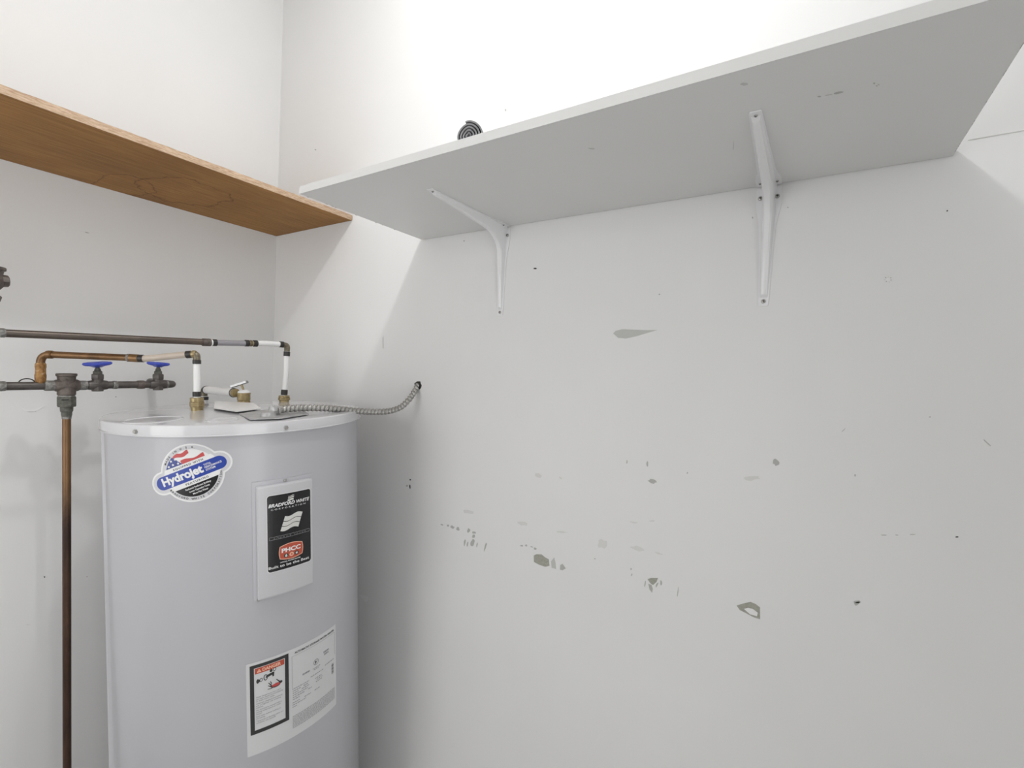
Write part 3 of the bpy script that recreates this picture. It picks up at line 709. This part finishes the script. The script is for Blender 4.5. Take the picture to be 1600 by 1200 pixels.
for s in lines:
    if s: text(bm, s, -0.1245, y, 0.0029, min(0.0545, 0.00178*len(s)), 0.012); y -= 0.00445
    else: y -= 0.0012
ls('danger_text', bm, 'greyink', 2)
bm = B(); text(bm, 'AUTOMATIC STORAGE WATER HEATER', -0.0440, -0.5382, 0.0044, 0.1085, 0.035); ls('heading', bm, 'ink', 2)
bm = B()
for x0, y0, x1, y1 in ((-0.0505, -0.5428, 0.0670, -0.5422), (-0.0505, -0.6170, -0.0498, -0.5428), (0.0663, -0.6000, 0.0670, -0.5428)): poly2(bm, [(x0, y0), (x1, y0), (x1, y1), (x0, y1)])
ls('rating_frame', bm, 'greyink', 2)
bm = B()                                             # certification mark and fine print, too small to read: short dashes
disc(bm, 0.0090, -0.5850, 0.0072, 0.0072, 24)
random.seed(3)
def dashes(bm, x0, x1, y, h, gap=0.0012, lo=0.0016, hi=0.0055):
    x = x0
    while x < x1:
        w = min(random.uniform(lo, hi), x1-x); poly2(bm, [(x, y), (x+w, y), (x+w, y+h), (x, y+h)]); x += w+gap
for (x0, x1, y) in ((-0.0500, -0.010, -0.6205), (-0.006, 0.030, -0.6150), (0.0340, 0.0640, -0.6095), (-0.049, -0.030, -0.6255), (-0.024, -0.012, -0.6255), (-0.049, -0.036, -0.6305), (-0.028, -0.010, -0.6305), (-0.049, -0.014, -0.6355), (-0.049, -0.022, -0.6405), (-0.049, -0.034, -0.6455), (0.006, 0.024, -0.6255), (0.010, 0.026, -0.6300), (0.008, 0.025, -0.6345), (-0.012, -0.003, -0.6400), (-0.050, -0.032, -0.6530), (-0.022, -0.006, -0.6530), (0.004, 0.018, -0.6530), (-0.050, -0.018, -0.6580), (-0.050, -0.040, -0.6630), (0.0, 0.020, -0.5990), (0.003, 0.016, -0.6025)):
    dashes(bm, x0, x1, y, 0.0021)
ls('fine_print', bm, 'greyink', 2)['kind'] = 'stuff'
bm = B(); disc(bm, 0.0090, -0.5850, 0.0056, 0.0056, 24); ls('mark_inner', bm, 'sticker', 3)
bm = B(); poly2(bm, [(0.0060, -0.5885), (0.0085, -0.5885), (0.0085, -0.5815), (0.0060, -0.5815)]); poly2(bm, [(0.0085, -0.5865), (0.0125, -0.5830), (0.0120, -0.5815), (0.0085, -0.5845)]); ls('mark_sign', bm, 'ink', 4)
bm = B()
for y in [-0.6850-0.0034*i for i in range(9)]: dashes(bm, -0.050, 0.066, y, 0.0015, 0.0009, 0.002, 0.008)
for (x0, x1, y) in ((0.030, 0.047, -0.5760), (0.032, 0.046, -0.5820), (-0.026, -0.008, -0.5990)): dashes(bm, x0, x1, y, 0.0042, 0.0006)
ls('small_print', bm, 'greyink', 2)['kind'] = 'stuff'
bm = B()
for k in range(10): w = (0.0010, 0.0018, 0.0012)[k % 3]; poly2(bm, [(0.0555, -0.6190-0.0027*k), (0.0625, -0.6190-0.0027*k), (0.0625, -0.6190-0.0027*k-w), (0.0555, -0.6190-0.0027*k-w)])
ls('serial_bars', bm, 'ink', 2)

# -- junction opening on the lid: white cover plate, grey plate below it
def lid_plate(name, pxs, h0, h1, m, tilt=None, rad=0.006):
    bm = B(); P = [loc(lid_w(p, 0)) for p in pxs]
    def fil(P):
        out = []
        for i in range(len(P)):
            a, b, c = P[i-1], P[i], P[(i+1) % len(P)]; e1 = (a-b).normalized()*rad; e2 = (c-b).normalized()*rad
            for k in range(5): q = k/4; out.append((b+e1)*(1-q)**2+b*2*q*(1-q)+(b+e2)*q*q)
        return out
    Q = fil(P); zs = [h0 if tilt is None else h0+tilt*(i/len(Q)) for i in range(len(Q))]
    a = [bm.verts.new((p.x, p.y, DOME+h0)) for p in Q]; b = [bm.verts.new((p.x, p.y, DOME+h1)) for p in Q]
    bm.faces.new(a); bm.faces.new(b)
    for k in range(len(a)): bm.faces.new((a[k], a[(k+1) % len(a)], b[(k+1) % len(a)], b[k]))
    return hp(name, bm, m, smooth=False)
lid_plate('wiring_plate', [(391, 656.5), (438, 655), (483, 648), (470, 641), (410, 642), (373, 648)], -0.0006, 0.0016, M['galv'])
lid_plate('junction_cover', [(334, 642), (370, 647.5), (408, 642.5), (396, 633.5), (336, 630.5)], 0.0045, 0.0062, M['pex_white'], rad=0.008)
bm = B()
P = [loc(lid_w(p, 0)) for p in ((342, 641), (392, 641), (388, 635), (342, 634))]
a = [bm.verts.new((p.x, p.y, DOME-0.001)) for p in P]; b = [bm.verts.new((p.x, p.y, DOME+0.0045)) for p in P]
bm.faces.new(a); bm.faces.new(b)
for k in range(4): bm.faces.new((a[k], a[(k+1) % 4], b[(k+1) % 4], b[k]))
hp('cover_gap_shade', bm, M['dark'], smooth=False)  # near-black block stands in for the shade under the raised cover

# -- ports on the lid
PF = lid_w((308, 641.5)); PB = on((444, 627), 0, 0.375)
PBl = loc(PB); PBl.z = DOME*0.4; PB = TW_ @ PBl
PV = on((381, 623), 0, 0.355); PVl = loc(PV); PVl.z = DOME*0.4; PV = TW_ @ PVl
def nipple(p, r, h, m='brass'):
    l = loc(p); bm = B()
    lathe(bm, [(r*0.9, -0.003), (r*0.9, h*0.22), (r*0.96, h*0.24), (r*0.96, h*0.30)], l, (0, 0, 1), 24)
    lathe(bm, [(r*1.02, h*0.30), (r*1.12, h*0.34), (r*1.12, h*0.66), (r*1.02, h*0.70)], l, (0, 0, 1), 6, 0.3)
    lathe(bm, [(r, h*0.70), (r*1.0, h*0.97), (r*0.9, h), (r*0.4, h)], l, (0, 0, 1), 24)
    return hp('port_union', bm, M[m])
nipple(PF, 0.0150, 0.0330); nipple(PB, 0.0155, 0.0210)

# ================================================================== WATER PIPES
XC = 0.18
def rel_obj(name, bm, m, t, **kw): return obj(name, rel(bm, t.location), M[m], t, **kw)
def seg_(t, name, a, b, r, m, seg=20): return rel_obj(name, cyl(B(), a, b, r, seg), m, t)
def ring_(t, a, b, r): return seg_(t, 'crimp_ring', a, b, r, 'crimp')
# lower manifold, parallel to the left wall
c0, c1 = on((0, 603.5), 0, XC), on((262, 600.5), 0, XC); cdv = (c1-c0).normalized()
def cpt(x, y=None):           # point of the manifold axis under pixel column x
    f = (x-0)/262.0; a, b = on((x, 603.5-3.0*f), 0, XC), None; return a
def cax(x):                   # same but kept on the straight axis
    p = cpt(x); return c0+cdv*((p-c0).dot(cdv))
t = thing('manifold_pipe', 'dull grey horizontal pipe with blue-handled valves, lowest of the pipes by the left wall', 'pipe', tuple(c0))
left = c0-cdv*0.22
rp = 0.0098
rel_obj('pipe', tube(B(), fillet([(0.0006, left.y, left.z), left, cax(77)], 0.03), rp), 'iron', t)
seg_(t, 'pipe', cax(130), cax(143), rp*0.95, 'iron'); seg_(t, 'pipe', cax(163), cax(236), rp*0.98, 'iron')
e1 = cax(270); rel_obj('end_elbow', tube(B(), fillet([cax(256), e1, (0.0006, e1.y+0.01, e1.z)], 0.022), rp*1.05), 'iron', t)
for x0, x1, rr_, mm in ((-6, 9, 1.16, 'solder'), (69, 86, 1.3, 'solder'), (122, 136, 1.22, 'solder'), (176, 183, 1.12, 'solder'), (214, 226, 1.18, 'bronze'), (257, 262, 1.18, 'solder')):
    bm = B(); a, b = cax(x0), cax(x1); L = (b-a).length
    lathe(bm, [(rp*rr_*0.93, 0), (rp*rr_, L*0.1), (rp*rr_*1.02, L*0.5), (rp*rr_, L*0.9), (rp*rr_*0.93, L)], a, b-a, 20)
    rel_obj('solder_joint', bm, mm, t)
# big cast tee with a flanged mouth, union nut and the copper drop
tc = cax(104); tt = tc.copy(); sc = 0.00157/1.12
dn = on((104, 1133), 0, XC); zax = (tc-on((104.5, 1000), 0, XC)).normalized()
def hz(py): p = on((104, py), 0, XC); return (p-tc).dot(zax)
bm = B()
lathe(bm, [(0.0165, hz(617.5)), (0.0178, hz(616.5)), (0.0178, hz(609)), (0.0165, hz(606)), (0.0165, hz(594)), (0.0175, hz(592)), (0.0178, hz(588.5)), (0.0200, hz(587.5)), (0.0203, hz(584.5)), (0.0193, hz(583.5)), (0.0150, hz(583.5)), (0.0140, hz(588)), (0.0, hz(588))], tc, zax, 28)
a, b = cax(84), cax(124); L = (b-a).length
lathe(bm, [(0.0125, 0), (0.0148, L*0.08), (0.0152, L*0.22), (0.0168, L*0.42), (0.0168, L*0.58), (0.0152, L*0.78), (0.0148, L*0.92), (0.0125, L)], a, b-a, 24)
rel_obj('tee', bm, 'bronze', t)
bm = B(); lathe(bm, [(0.0160, hz(619.8)), (0.0160, hz(617))], tc, zax, 24); rel_obj('tee_neck', bm, 'solder', t)
bm = B(); lathe(bm, [(0.0176, hz(635.5)), (0.0188, hz(634)), (0.0188, hz(621)), (0.0178, hz(619.5))], tc, zax, 8, 0.2); rel_obj('union_nut', bm, 'verdigris', t)
bm = B(); p = tc+zax*hz(624)+Vector((0.0178, -0.006, 0)); box(bm, p-Vector((0.0020, 0.0080, 0.0011)), p+Vector((0.0005, 0.0060, 0.0013)), 0.0008, 2); rel_obj('nut_slot', bm, 'dark', t)
bm = B(); lathe(bm, [(0.0112, hz(643.5)), (0.0122, hz(642)), (0.0126, hz(636.8)), (0.0118, hz(635.3))], tc, zax, 20); lathe(bm, [(0.0094, hz(651)), (0.0105, hz(648)), (0.0106, hz(643.5))], tc, zax, 20); rel_obj('collar', bm, 'verdigris', t)
bm = B(); lathe(bm, [(0.0089, hz(654.5)), (0.0093, hz(652)), (0.0094, hz(649))], tc, zax, 20); rel_obj('solder_joint', bm, 'solder', t)
pe = tc-zax*(tc.z/zax.z)
rel_obj('copper_drop', cyl(B(), tc+zax*hz(650), pe, 0.0084), 'copper_dark', t)['label'] = 'tall brown copper pipe dropping to the floor'
# wire loop behind the pipe
q = cax(43)
rel_obj('wire_loop', tube(B(), [q+cdv*0.014*math.cos(a)+Vector((-0.006, 0, 0.006+0.011*math.sin(a))) for a in [PI*k/16 for k in range(17)]], 0.0013, 8), 'dark', t)

def gate_valve(px, py_h, wpx, label, tiltdir, stem_top):
    c = cax(px); t = thing('gate_valve', label, 'valve', tuple(c), group='blue-handled gate valves on the lower pipe')
    def z(py): return (on((px, py), 0, XC)-c).dot(zax)
    a, b = c-cdv*0.020, c+cdv*0.020
    bm = B(); lathe(bm, [(0.0115, 0), (0.0122, 0.004), (0.0128, 0.011), (0.0136, 0.020), (0.0128, 0.029), (0.0122, 0.036), (0.0115, 0.040)], a, b-a, 24)
    rel_obj('body', bm, 'iron', t)
    bm = B(); lathe(bm, [(0.0118, -0.016), (0.0130, -0.006), (0.0130, 0.002), (0.0115, z(593)), (0.0115, z(592))], c, zax, 24)
    lathe(bm, [(0.0128, z(593.0)), (0.0140, z(592)), (0.0140, z(585.5)), (0.0128, z(584.5)), (0.0085, z(584))], c, zax, 6, 0.25)
    rel_obj('bonnet', bm, 'iron', t)
    bm = B(); lathe(bm, [(0.0098, z(584.5)), (0.0098, z(580.5)), (0.0070, z(579)), (0.0062, z(576)), (0.0045, z(575.5)), (0.0042, z(570))], c, zax, 8); rel_obj('stem', bm, 'verdigris', t)
    # five-lobed hand wheel, dished towards the hub
    wc = c+zax*z(569.5); wax = (zax+tiltdir).normalized(); x, y = frame(wax); R0 = wpx
    bm = B(); n = 60; rows = []
    prof = [(0.16, -0.0075), (0.32, -0.0075), (0.55, -0.0040), (0.86, -0.0022), (0.99, 0.0008), (1.0, 0.0034), (0.94, 0.0062), (0.78, 0.0066), (0.55, 0.0030), (0.30, 0.0022), (0.16, 0.0030)]
    for f, h in prof:
        row = []
        for k in range(n):
            a = 2*PI*k/n; lob = 1+0.13*math.cos(5*a)*max(0, (f-0.3)/0.7)
            row.append(bm.verts.new(wc+(x*math.cos(a)+y*math.sin(a))*R0*f*lob+wax*h))
        rows.append(row)
    for p, q in zip(rows, rows[1:]+rows[:1]):
        for k in range(n): bm.faces.new((p[k], p[(k+1) % n], q[(k+1) % n], q[k]))
    rel_obj('hand_wheel', bm, 'wheel_blue', t, sharp=1.0)
    bm = B(); lathe(bm, [(0.0062, -0.005), (0.0068, -0.003), (0.0068, 0.004), (0.0040, 0.0055), (0.0038, 0.0070), (0, 0.0072)], wc, wax, 16); rel_obj('hub', bm, 'wheel_blue', t)
    return t
gate_valve(152.5, 568, 0.0275, 'blue-wheeled gate valve on the lower pipe, beside the big cast tee', Vector((0.02, -0.10, 0)), 0)
gate_valve(247, 568, 0.0245, 'blue-wheeled gate valve on the lower pipe, nearest the water heater', Vector((0.03, 0.05, 0)), 0)

# warm copper branch that rises from the manifold and feeds the front port
b0 = cax(63); zup = Vector((0, 0, 1)); PFt = PF
def bp(px): return on_vplane(px, b0, PFt)
t = thing('copper_branch_pipe', 'warm copper pipe with beige tail rising from lower pipe to front heater port', 'pipe', tuple(b0))
rb_ = 0.0082
bt = bp((66, 553.5)); br = bp((204, 559))
bv = on((63, 575), 0, XC); bt = Vector((bv.x, bv.y, bt.z))
rel_obj('copper_tube', tube(B(), fillet([b0+Vector((0, 0, 0.004)), bt, br], 0.022, 9), rb_), 'copper_warm', t)
bm = B(); za = b0+Vector((0, 0, 0.008)); lathe(bm, [(0.0085, 0), (0.0098, 0.003), (0.0106, 0.012), (0.0106, 0.018), (0.0098, 0.021), (0.0096, 0.034), (0.0104, 0.037), (0.0102, 0.044), (0.0088, 0.047)], za, (0, 0, 1), 22); rel_obj('fluxed_fitting', bm, 'copper_rust', t)
d1 = (br-bt).normalized(); a = bt+d1*0.014
bm = B(); lathe(bm, [(0.0094, 0), (0.0100, 0.003), (0.0100, 0.010), (0.0090, 0.0125)], a, d1, 22); rel_obj('elbow_collar', bm, 'copper_warm', t)
seg_(t, 'solder_joint', bp((199, 559)), bp((203, 559)), 0.0098, 'solder'); seg_(t, 'coupling', bp((202.5, 559)), bp((217, 560)), 0.0098, 'copper_warm')
p = [bp(q) for q in ((215, 559.8), (224, 560.3), (240, 559.3), (258, 557.3), (276, 555.4), (293, 554))]
rel_obj('beige_tail', tube(B(), p, 0.0080), 'pex_beige', t)
ring_(t, bp((216.5, 560)), bp((224.5, 560.2)), 0.0094); ring_(t, bp((291, 554.2)), bp((299, 553.6)), 0.0094)
et = bp((307.5, 553.4)); lo = PFt+ta*0.030
dwn = (lo-et).normalized()
rel_obj('elbow', tube(B(), fillet([bp((297, 553.8)), et, et+dwn*0.016], 0.010), 0.0082), 'brass_dark', t)
bm = B(); lathe(bm, [(0.0096, 0), (0.0100, 0.002), (0.0100, 0.006), (0.009, 0.008)], bp((301, 553.6)), (et-bp((301, 553.6))), 18); rel_obj('elbow_bead', bm, 'brass', t)
Ld = (lo-et).length
rel_obj('white_riser', tube(B(), [lerp(et, lo, f) for f in (0.12, 0.5, 1.0)], 0.0078), 'pex_white', t)
ring_(t, lerp(et, lo, 0.13), lerp(et, lo, 0.22), 0.0094); ring_(t, lerp(et, lo, 0.84), lerp(et, lo, 0.95), 0.0094)

# upper pipe that feeds the rear port
PA0 = on((0, 520), 0, 0.33)
PAe = Vector((PB.x, PB.y, 0)); et = on((449, 540), 0, PB.x); 
def ap(px): return on_vplane(px, PA0, et)
t = thing('upper_water_pipe', 'long brown-black pipe above the valves, ending in white tube to rear port', 'pipe', tuple(PA0))
al = ap((-70, 517.2))
p1 = ap((322, 534.6))
rel_obj('pipe', cyl(B(), al, p1, 0.0083), 'brownpipe', t)
bm = B(); a, b = ap((-8, 519.6)), ap((9, 520.4)); L = (b-a).length; lathe(bm, [(0.0085, 0), (0.0096, L*0.12), (0.0097, L*0.85), (0.0085, L)], a, b-a, 20); rel_obj('solder_joint', bm, 'solder', t)
seg_(t, 'coupling', ap((316, 534.8)), ap((329, 535.2)), 0.0104, 'bronze')
seg_(t, 'white_sleeve', ap((328.5, 535.2)), ap((333, 535.3)), 0.0086, 'pex_white')
seg_(t, 'grey_tube', ap((332, 535.3)), ap((389, 536.7)), 0.0080, 'pex_grey')
ring_(t, ap((331.5, 535.3)), ap((338.5, 535.5)), 0.0095); ring_(t, ap((382.5, 536.2)), ap((389, 536.4)), 0.0095)
seg_(t, 'brass_insert', ap((388, 536.4)), ap((398, 536.7)), 0.0074, 'brass'); seg_(t, 'insert_bead', ap((390.5, 536.4)), ap((393.5, 536.6)), 0.0092, 'brass_dark')
ring_(t, ap((395.5, 536.6)), ap((402, 536.8)), 0.0095)
rel_obj('white_tube', tube(B(), [ap(q) for q in ((397, 536.6), (410, 536.4), (425, 537), (442, 538.4))], 0.0078), 'pex_white', t)
ring_(t, ap((436.5, 537.8)), ap((442.5, 538.5)), 0.0095)
lo = PB+ta*0.020; dwn = (lo-et).normalized()
rel_obj('elbow', tube(B(), fillet([ap((440, 538.3)), et, et+dwn*0.018], 0.008), 0.0084), 'brass_dark', t)
p = [lerp(et, lo, f) for f in (0.10, 0.3, 0.55, 0.8, 1.0)]
p[2] = p[2]+rt*0.0015
rel_obj('white_riser', tube(B(), p, 0.0078), 'pex_white', t)
ring_(t, lerp(et, lo, 0.12), lerp(et, lo, 0.21), 0.0095); ring_(t, lerp(et, lo, 0.88), lerp(et, lo, 0.985), 0.0095)

# grey cast fitting at the left edge of view, standing over the end of the upper pipe
fc = ap((-24, 440))
t = thing('cast_pipe_fitting', 'grey cast pipe fitting cut off by the left edge of the photo', 'fitting', tuple(fc))
fax = Vector((0, -0.06, 1)).normalized()
def fz(py): return (ap((-24, py))-fc).dot(fax)
bm = B()
lathe(bm, [(0.012, fz(458)), (0.021, fz(451)), (0.0265, fz(446)), (0.0275, fz(440)), (0.027, fz(434)), (0.0255, fz(429.5)), (0.0275, fz(424.5)), (0.0285, fz(421.5)), (0.0315, fz(421)), (0.0318, fz(417)), (0.0305, fz(416)), (0, fz(416))], fc, fax, 28)
rel_obj('body', bm, 'bronze', t)
bm = B(); e = (cdv-fax*cdv.dot(fax)).normalized(); lathe(bm, [(0.0125, 0.018), (0.0130, 0.024), (0.0120, 0.0330), (0.0100, 0.0345)], fc+fax*fz(436.5), e, 8, 0.2); rel_obj('side_boss', bm, 'bronze', t)
bm = B(); lathe(bm, [(0.014, fz(474)), (0.0200, fz(470)), (0.0230, fz(463)), (0.0215, fz(461)), (0.012, fz(457))], fc, fax, 8); rel_obj('union_nut', bm, 'bronze', t)
foot = ap((-24, 519.3)); rel_obj('riser', cyl(B(), fc+fax*fz(470), foot, 0.0085), 'brownpipe', t)

# relief valve on the lid with its drain tube
t = thing('relief_valve', 'brass relief valve with steel lever and white drain tube on heater lid', 'valve', tuple(PV))
kv = 0.00178
bm = B()
lathe(bm, [(0.010, -0.006), (0.010, 0.004)], PV, ta, 20)
lathe(bm, [(0.0165, 0.002), (0.0185, 0.004), (0.0185, 0.010), (0.0165, 0.0115)], PV, ta, 6, 0.1)
lathe(bm, [(0.0160, 0.011), (0.0172, 0.014), (0.0172, 0.029), (0.0180, 0.0295), (0.0180, 0.033), (0.0168, 0.0340)], PV, ta, 28)
rel_obj('body', bm, 'brass', t)
bm = B(); lathe(bm, [(0.0165, 0.0335), (0.0150, 0.0385), (0.0085, 0.0425), (0, 0.0435)], PV, ta, 24); rel_obj('cap', bm, 'pex_white', t)
pv = lambda px: on_vplane(px, PV, PV+rt)
la, lb_ = pv((361, 604.5)), pv((386.5, 596.3)); off = ta.cross(lb_-la).normalized()
bm = B(); e = (lb_-la); w = off*0.0065; hgt = e.cross(off).normalized()*0.0036
vv = [bm.verts.new(la+e*f+w*s+hgt*q) for f in (0, 1) for s in (-1, 1) for q in (-1, 1)]
for fc_ in ((0, 1, 3, 2), (4, 5, 7, 6), (0, 1, 5, 4), (2, 3, 7, 6), (0, 2, 6, 4), (1, 3, 7, 5)): bm.faces.new([vv[i] for i in fc_])
bmesh.ops.bevel(bm, geom=bm.edges[:], offset=0.0010, segments=2, affect='EDGES'); rel_obj('lever', bm, 'chrome', t)
rel_obj('lever_link', tube(B(), fillet([pv((366.5, 604)), pv((371, 603)), pv((375, 599.5))], 0.004), 0.0014, 10), 'chrome', t)
rel_obj('lever_post', cyl(B(), PV+ta*0.040, lerp(la, lb_, 0.62), 0.003, 12), 'brass', t)
dA = pv((368.5, 614)); dirx = None
T1 = on((321, 609), 0, 0.155)
bm = B(); lathe(bm, [(0.0112, -0.004), (0.0126, 0), (0.0128, 0.007), (0.0118, 0.010)], dA, (T1-dA), 22); rel_obj('outlet', bm, 'brass', t)
rel_obj('wire_clip', tube(B(), [dA+(Vector((0, 0, 1))*math.sin(a)+(T1-dA).normalized().cross(Vector((0, 0, 1)))*math.cos(a))*0.0128+(T1-dA).normalized()*0.012 for a in [2*PI*k/24 for k in range(25)]], 0.0011, 8), 'crimp', t)
dd = (T1-dA).normalized()
drop = Vector((T1.x, T1.y, 0.35))
rel_obj('drain_tube', tube(B(), [dA+dd*0.003, lerp(dA, T1, 0.5), T1-dd*0.006], 0.0120), 'pex_white', t)
ring_(t, T1-dd*0.010, T1-dd*0.002, 0.0125)
rel_obj('drain_elbow', tube(B(), fillet([T1-dd*0.004, T1+dd*0.008, T1+dd*0.008-Vector((0, 0, 0.026))], 0.012), 0.0096), 'brass_dark', t)
q = T1+dd*0.008; rel_obj('drain_drop', cyl(B(), q-Vector((0, 0, 0.020)), Vector((q.x, q.y, 0.12)), 0.0112), 'pex_white', t)
ring_(t, q-Vector((0, 0, 0.022)), q-Vector((0, 0, 0.032)), 0.0125)

# ================================================================== FLEXIBLE CONDUIT
key = [(431, 641.0, -0.408), (450, 638.8, -0.375), (475, 637.4, -0.335), (505, 637.6, -0.288), (535, 639.8, -0.238), (565, 642.6, -0.185), (590, 643.4, -0.138), (610, 641.8, -0.098), (627, 635.5, -0.062), (640, 623, -0.036), (648, 611, -0.014), (653.0, 601.5, 0.004)]
K = [on((x, y), 1, v) for x, y, v in key]
def catmull(P, n):
    out = []
    for i in range(len(P)-1):
        a, b, c, d = P[max(i-1, 0)], P[i], P[i+1], P[min(i+2, len(P)-1)]
        for k in range(n):
            q = k/n; out.append(0.5*((2*b)+(c-a)*q+(2*a-5*b+4*c-d)*q*q+(3*b-a-3*c+d)*q**3))
    out.append(P[-1]); return out
dense = catmull(K, 40); S = [0]
for a, b in zip(dense, dense[1:]): S.append(S[-1]+(b-a).length)
step = 0.0014; pts = []; j = 0; s = 0
while s < S[-1]:
    while S[j+1] < s: j += 1
    pts.append(lerp(dense[j], dense[j+1], (s-S[j])/max(S[j+1]-S[j], 1e-9))); s += step
pitch = 0.0108
t = thing('flexible_conduit', 'ribbed steel flexible conduit curving from heater lid into hole in back wall', 'conduit', tuple(K[0]))
def crad(i, a):
    ph = (i*step/pitch+a/(2*PI)) % 1.0
    return 0.0048+0.0040*max(0.0, 1-abs(2*ph-1)**2.4)
rel_obj('ribbed_sleeve', tube(B(), pts, 0.008, 18, crad), 'conduit', t, sharp=2.0)
bm = B(); e = (K[1]-K[0]).normalized()
lathe(bm, [(0.0080, -0.010), (0.0100, -0.008), (0.0104, 0.006), (0.0096, 0.009)], K[0], e, 20)
p = K[0]-e*0.012; lathe(bm, [(0.006, -0.002), (0.0115, 0), (0.0118, 0.006), (0.009, 0.008)], p, e, 8)
rel_obj('connector', bm, 'galv', t)
bm = B(); g = loc(p-e*0.008); lathe(bm, [(0.017, DOME+0.0008), (0.017, DOME+0.004), (0.0140, DOME+0.010), (0.0075, DOME+0.0135), (0, DOME+0.014)], (g.x, g.y, 0), (0, 0, 1), 20)
bmesh.ops.transform(bm, matrix=TW_, verts=bm.verts[:]); rel_obj('connector_saddle', bm, 'galv', t)
for sy in (-1, 1):
    q = K[0]+e*0.001+e.cross(Vector((0, 0, 1)))*0.0125*sy; bm = B(); lathe(bm, [(0.0028, -0.006), (0.0028, 0.005), (0.0040, 0.005), (0.0040, 0.0075), (0.002, 0.0082)], q, (0, 0, 1), 10); rel_obj('clamp_screw', bm, 'screw', t)
# dark ragged hole where it enters the wall
mark('conduit_hole', blob_poly(653, 602, 11, 14, 0, 14, 0.14), 'dark')
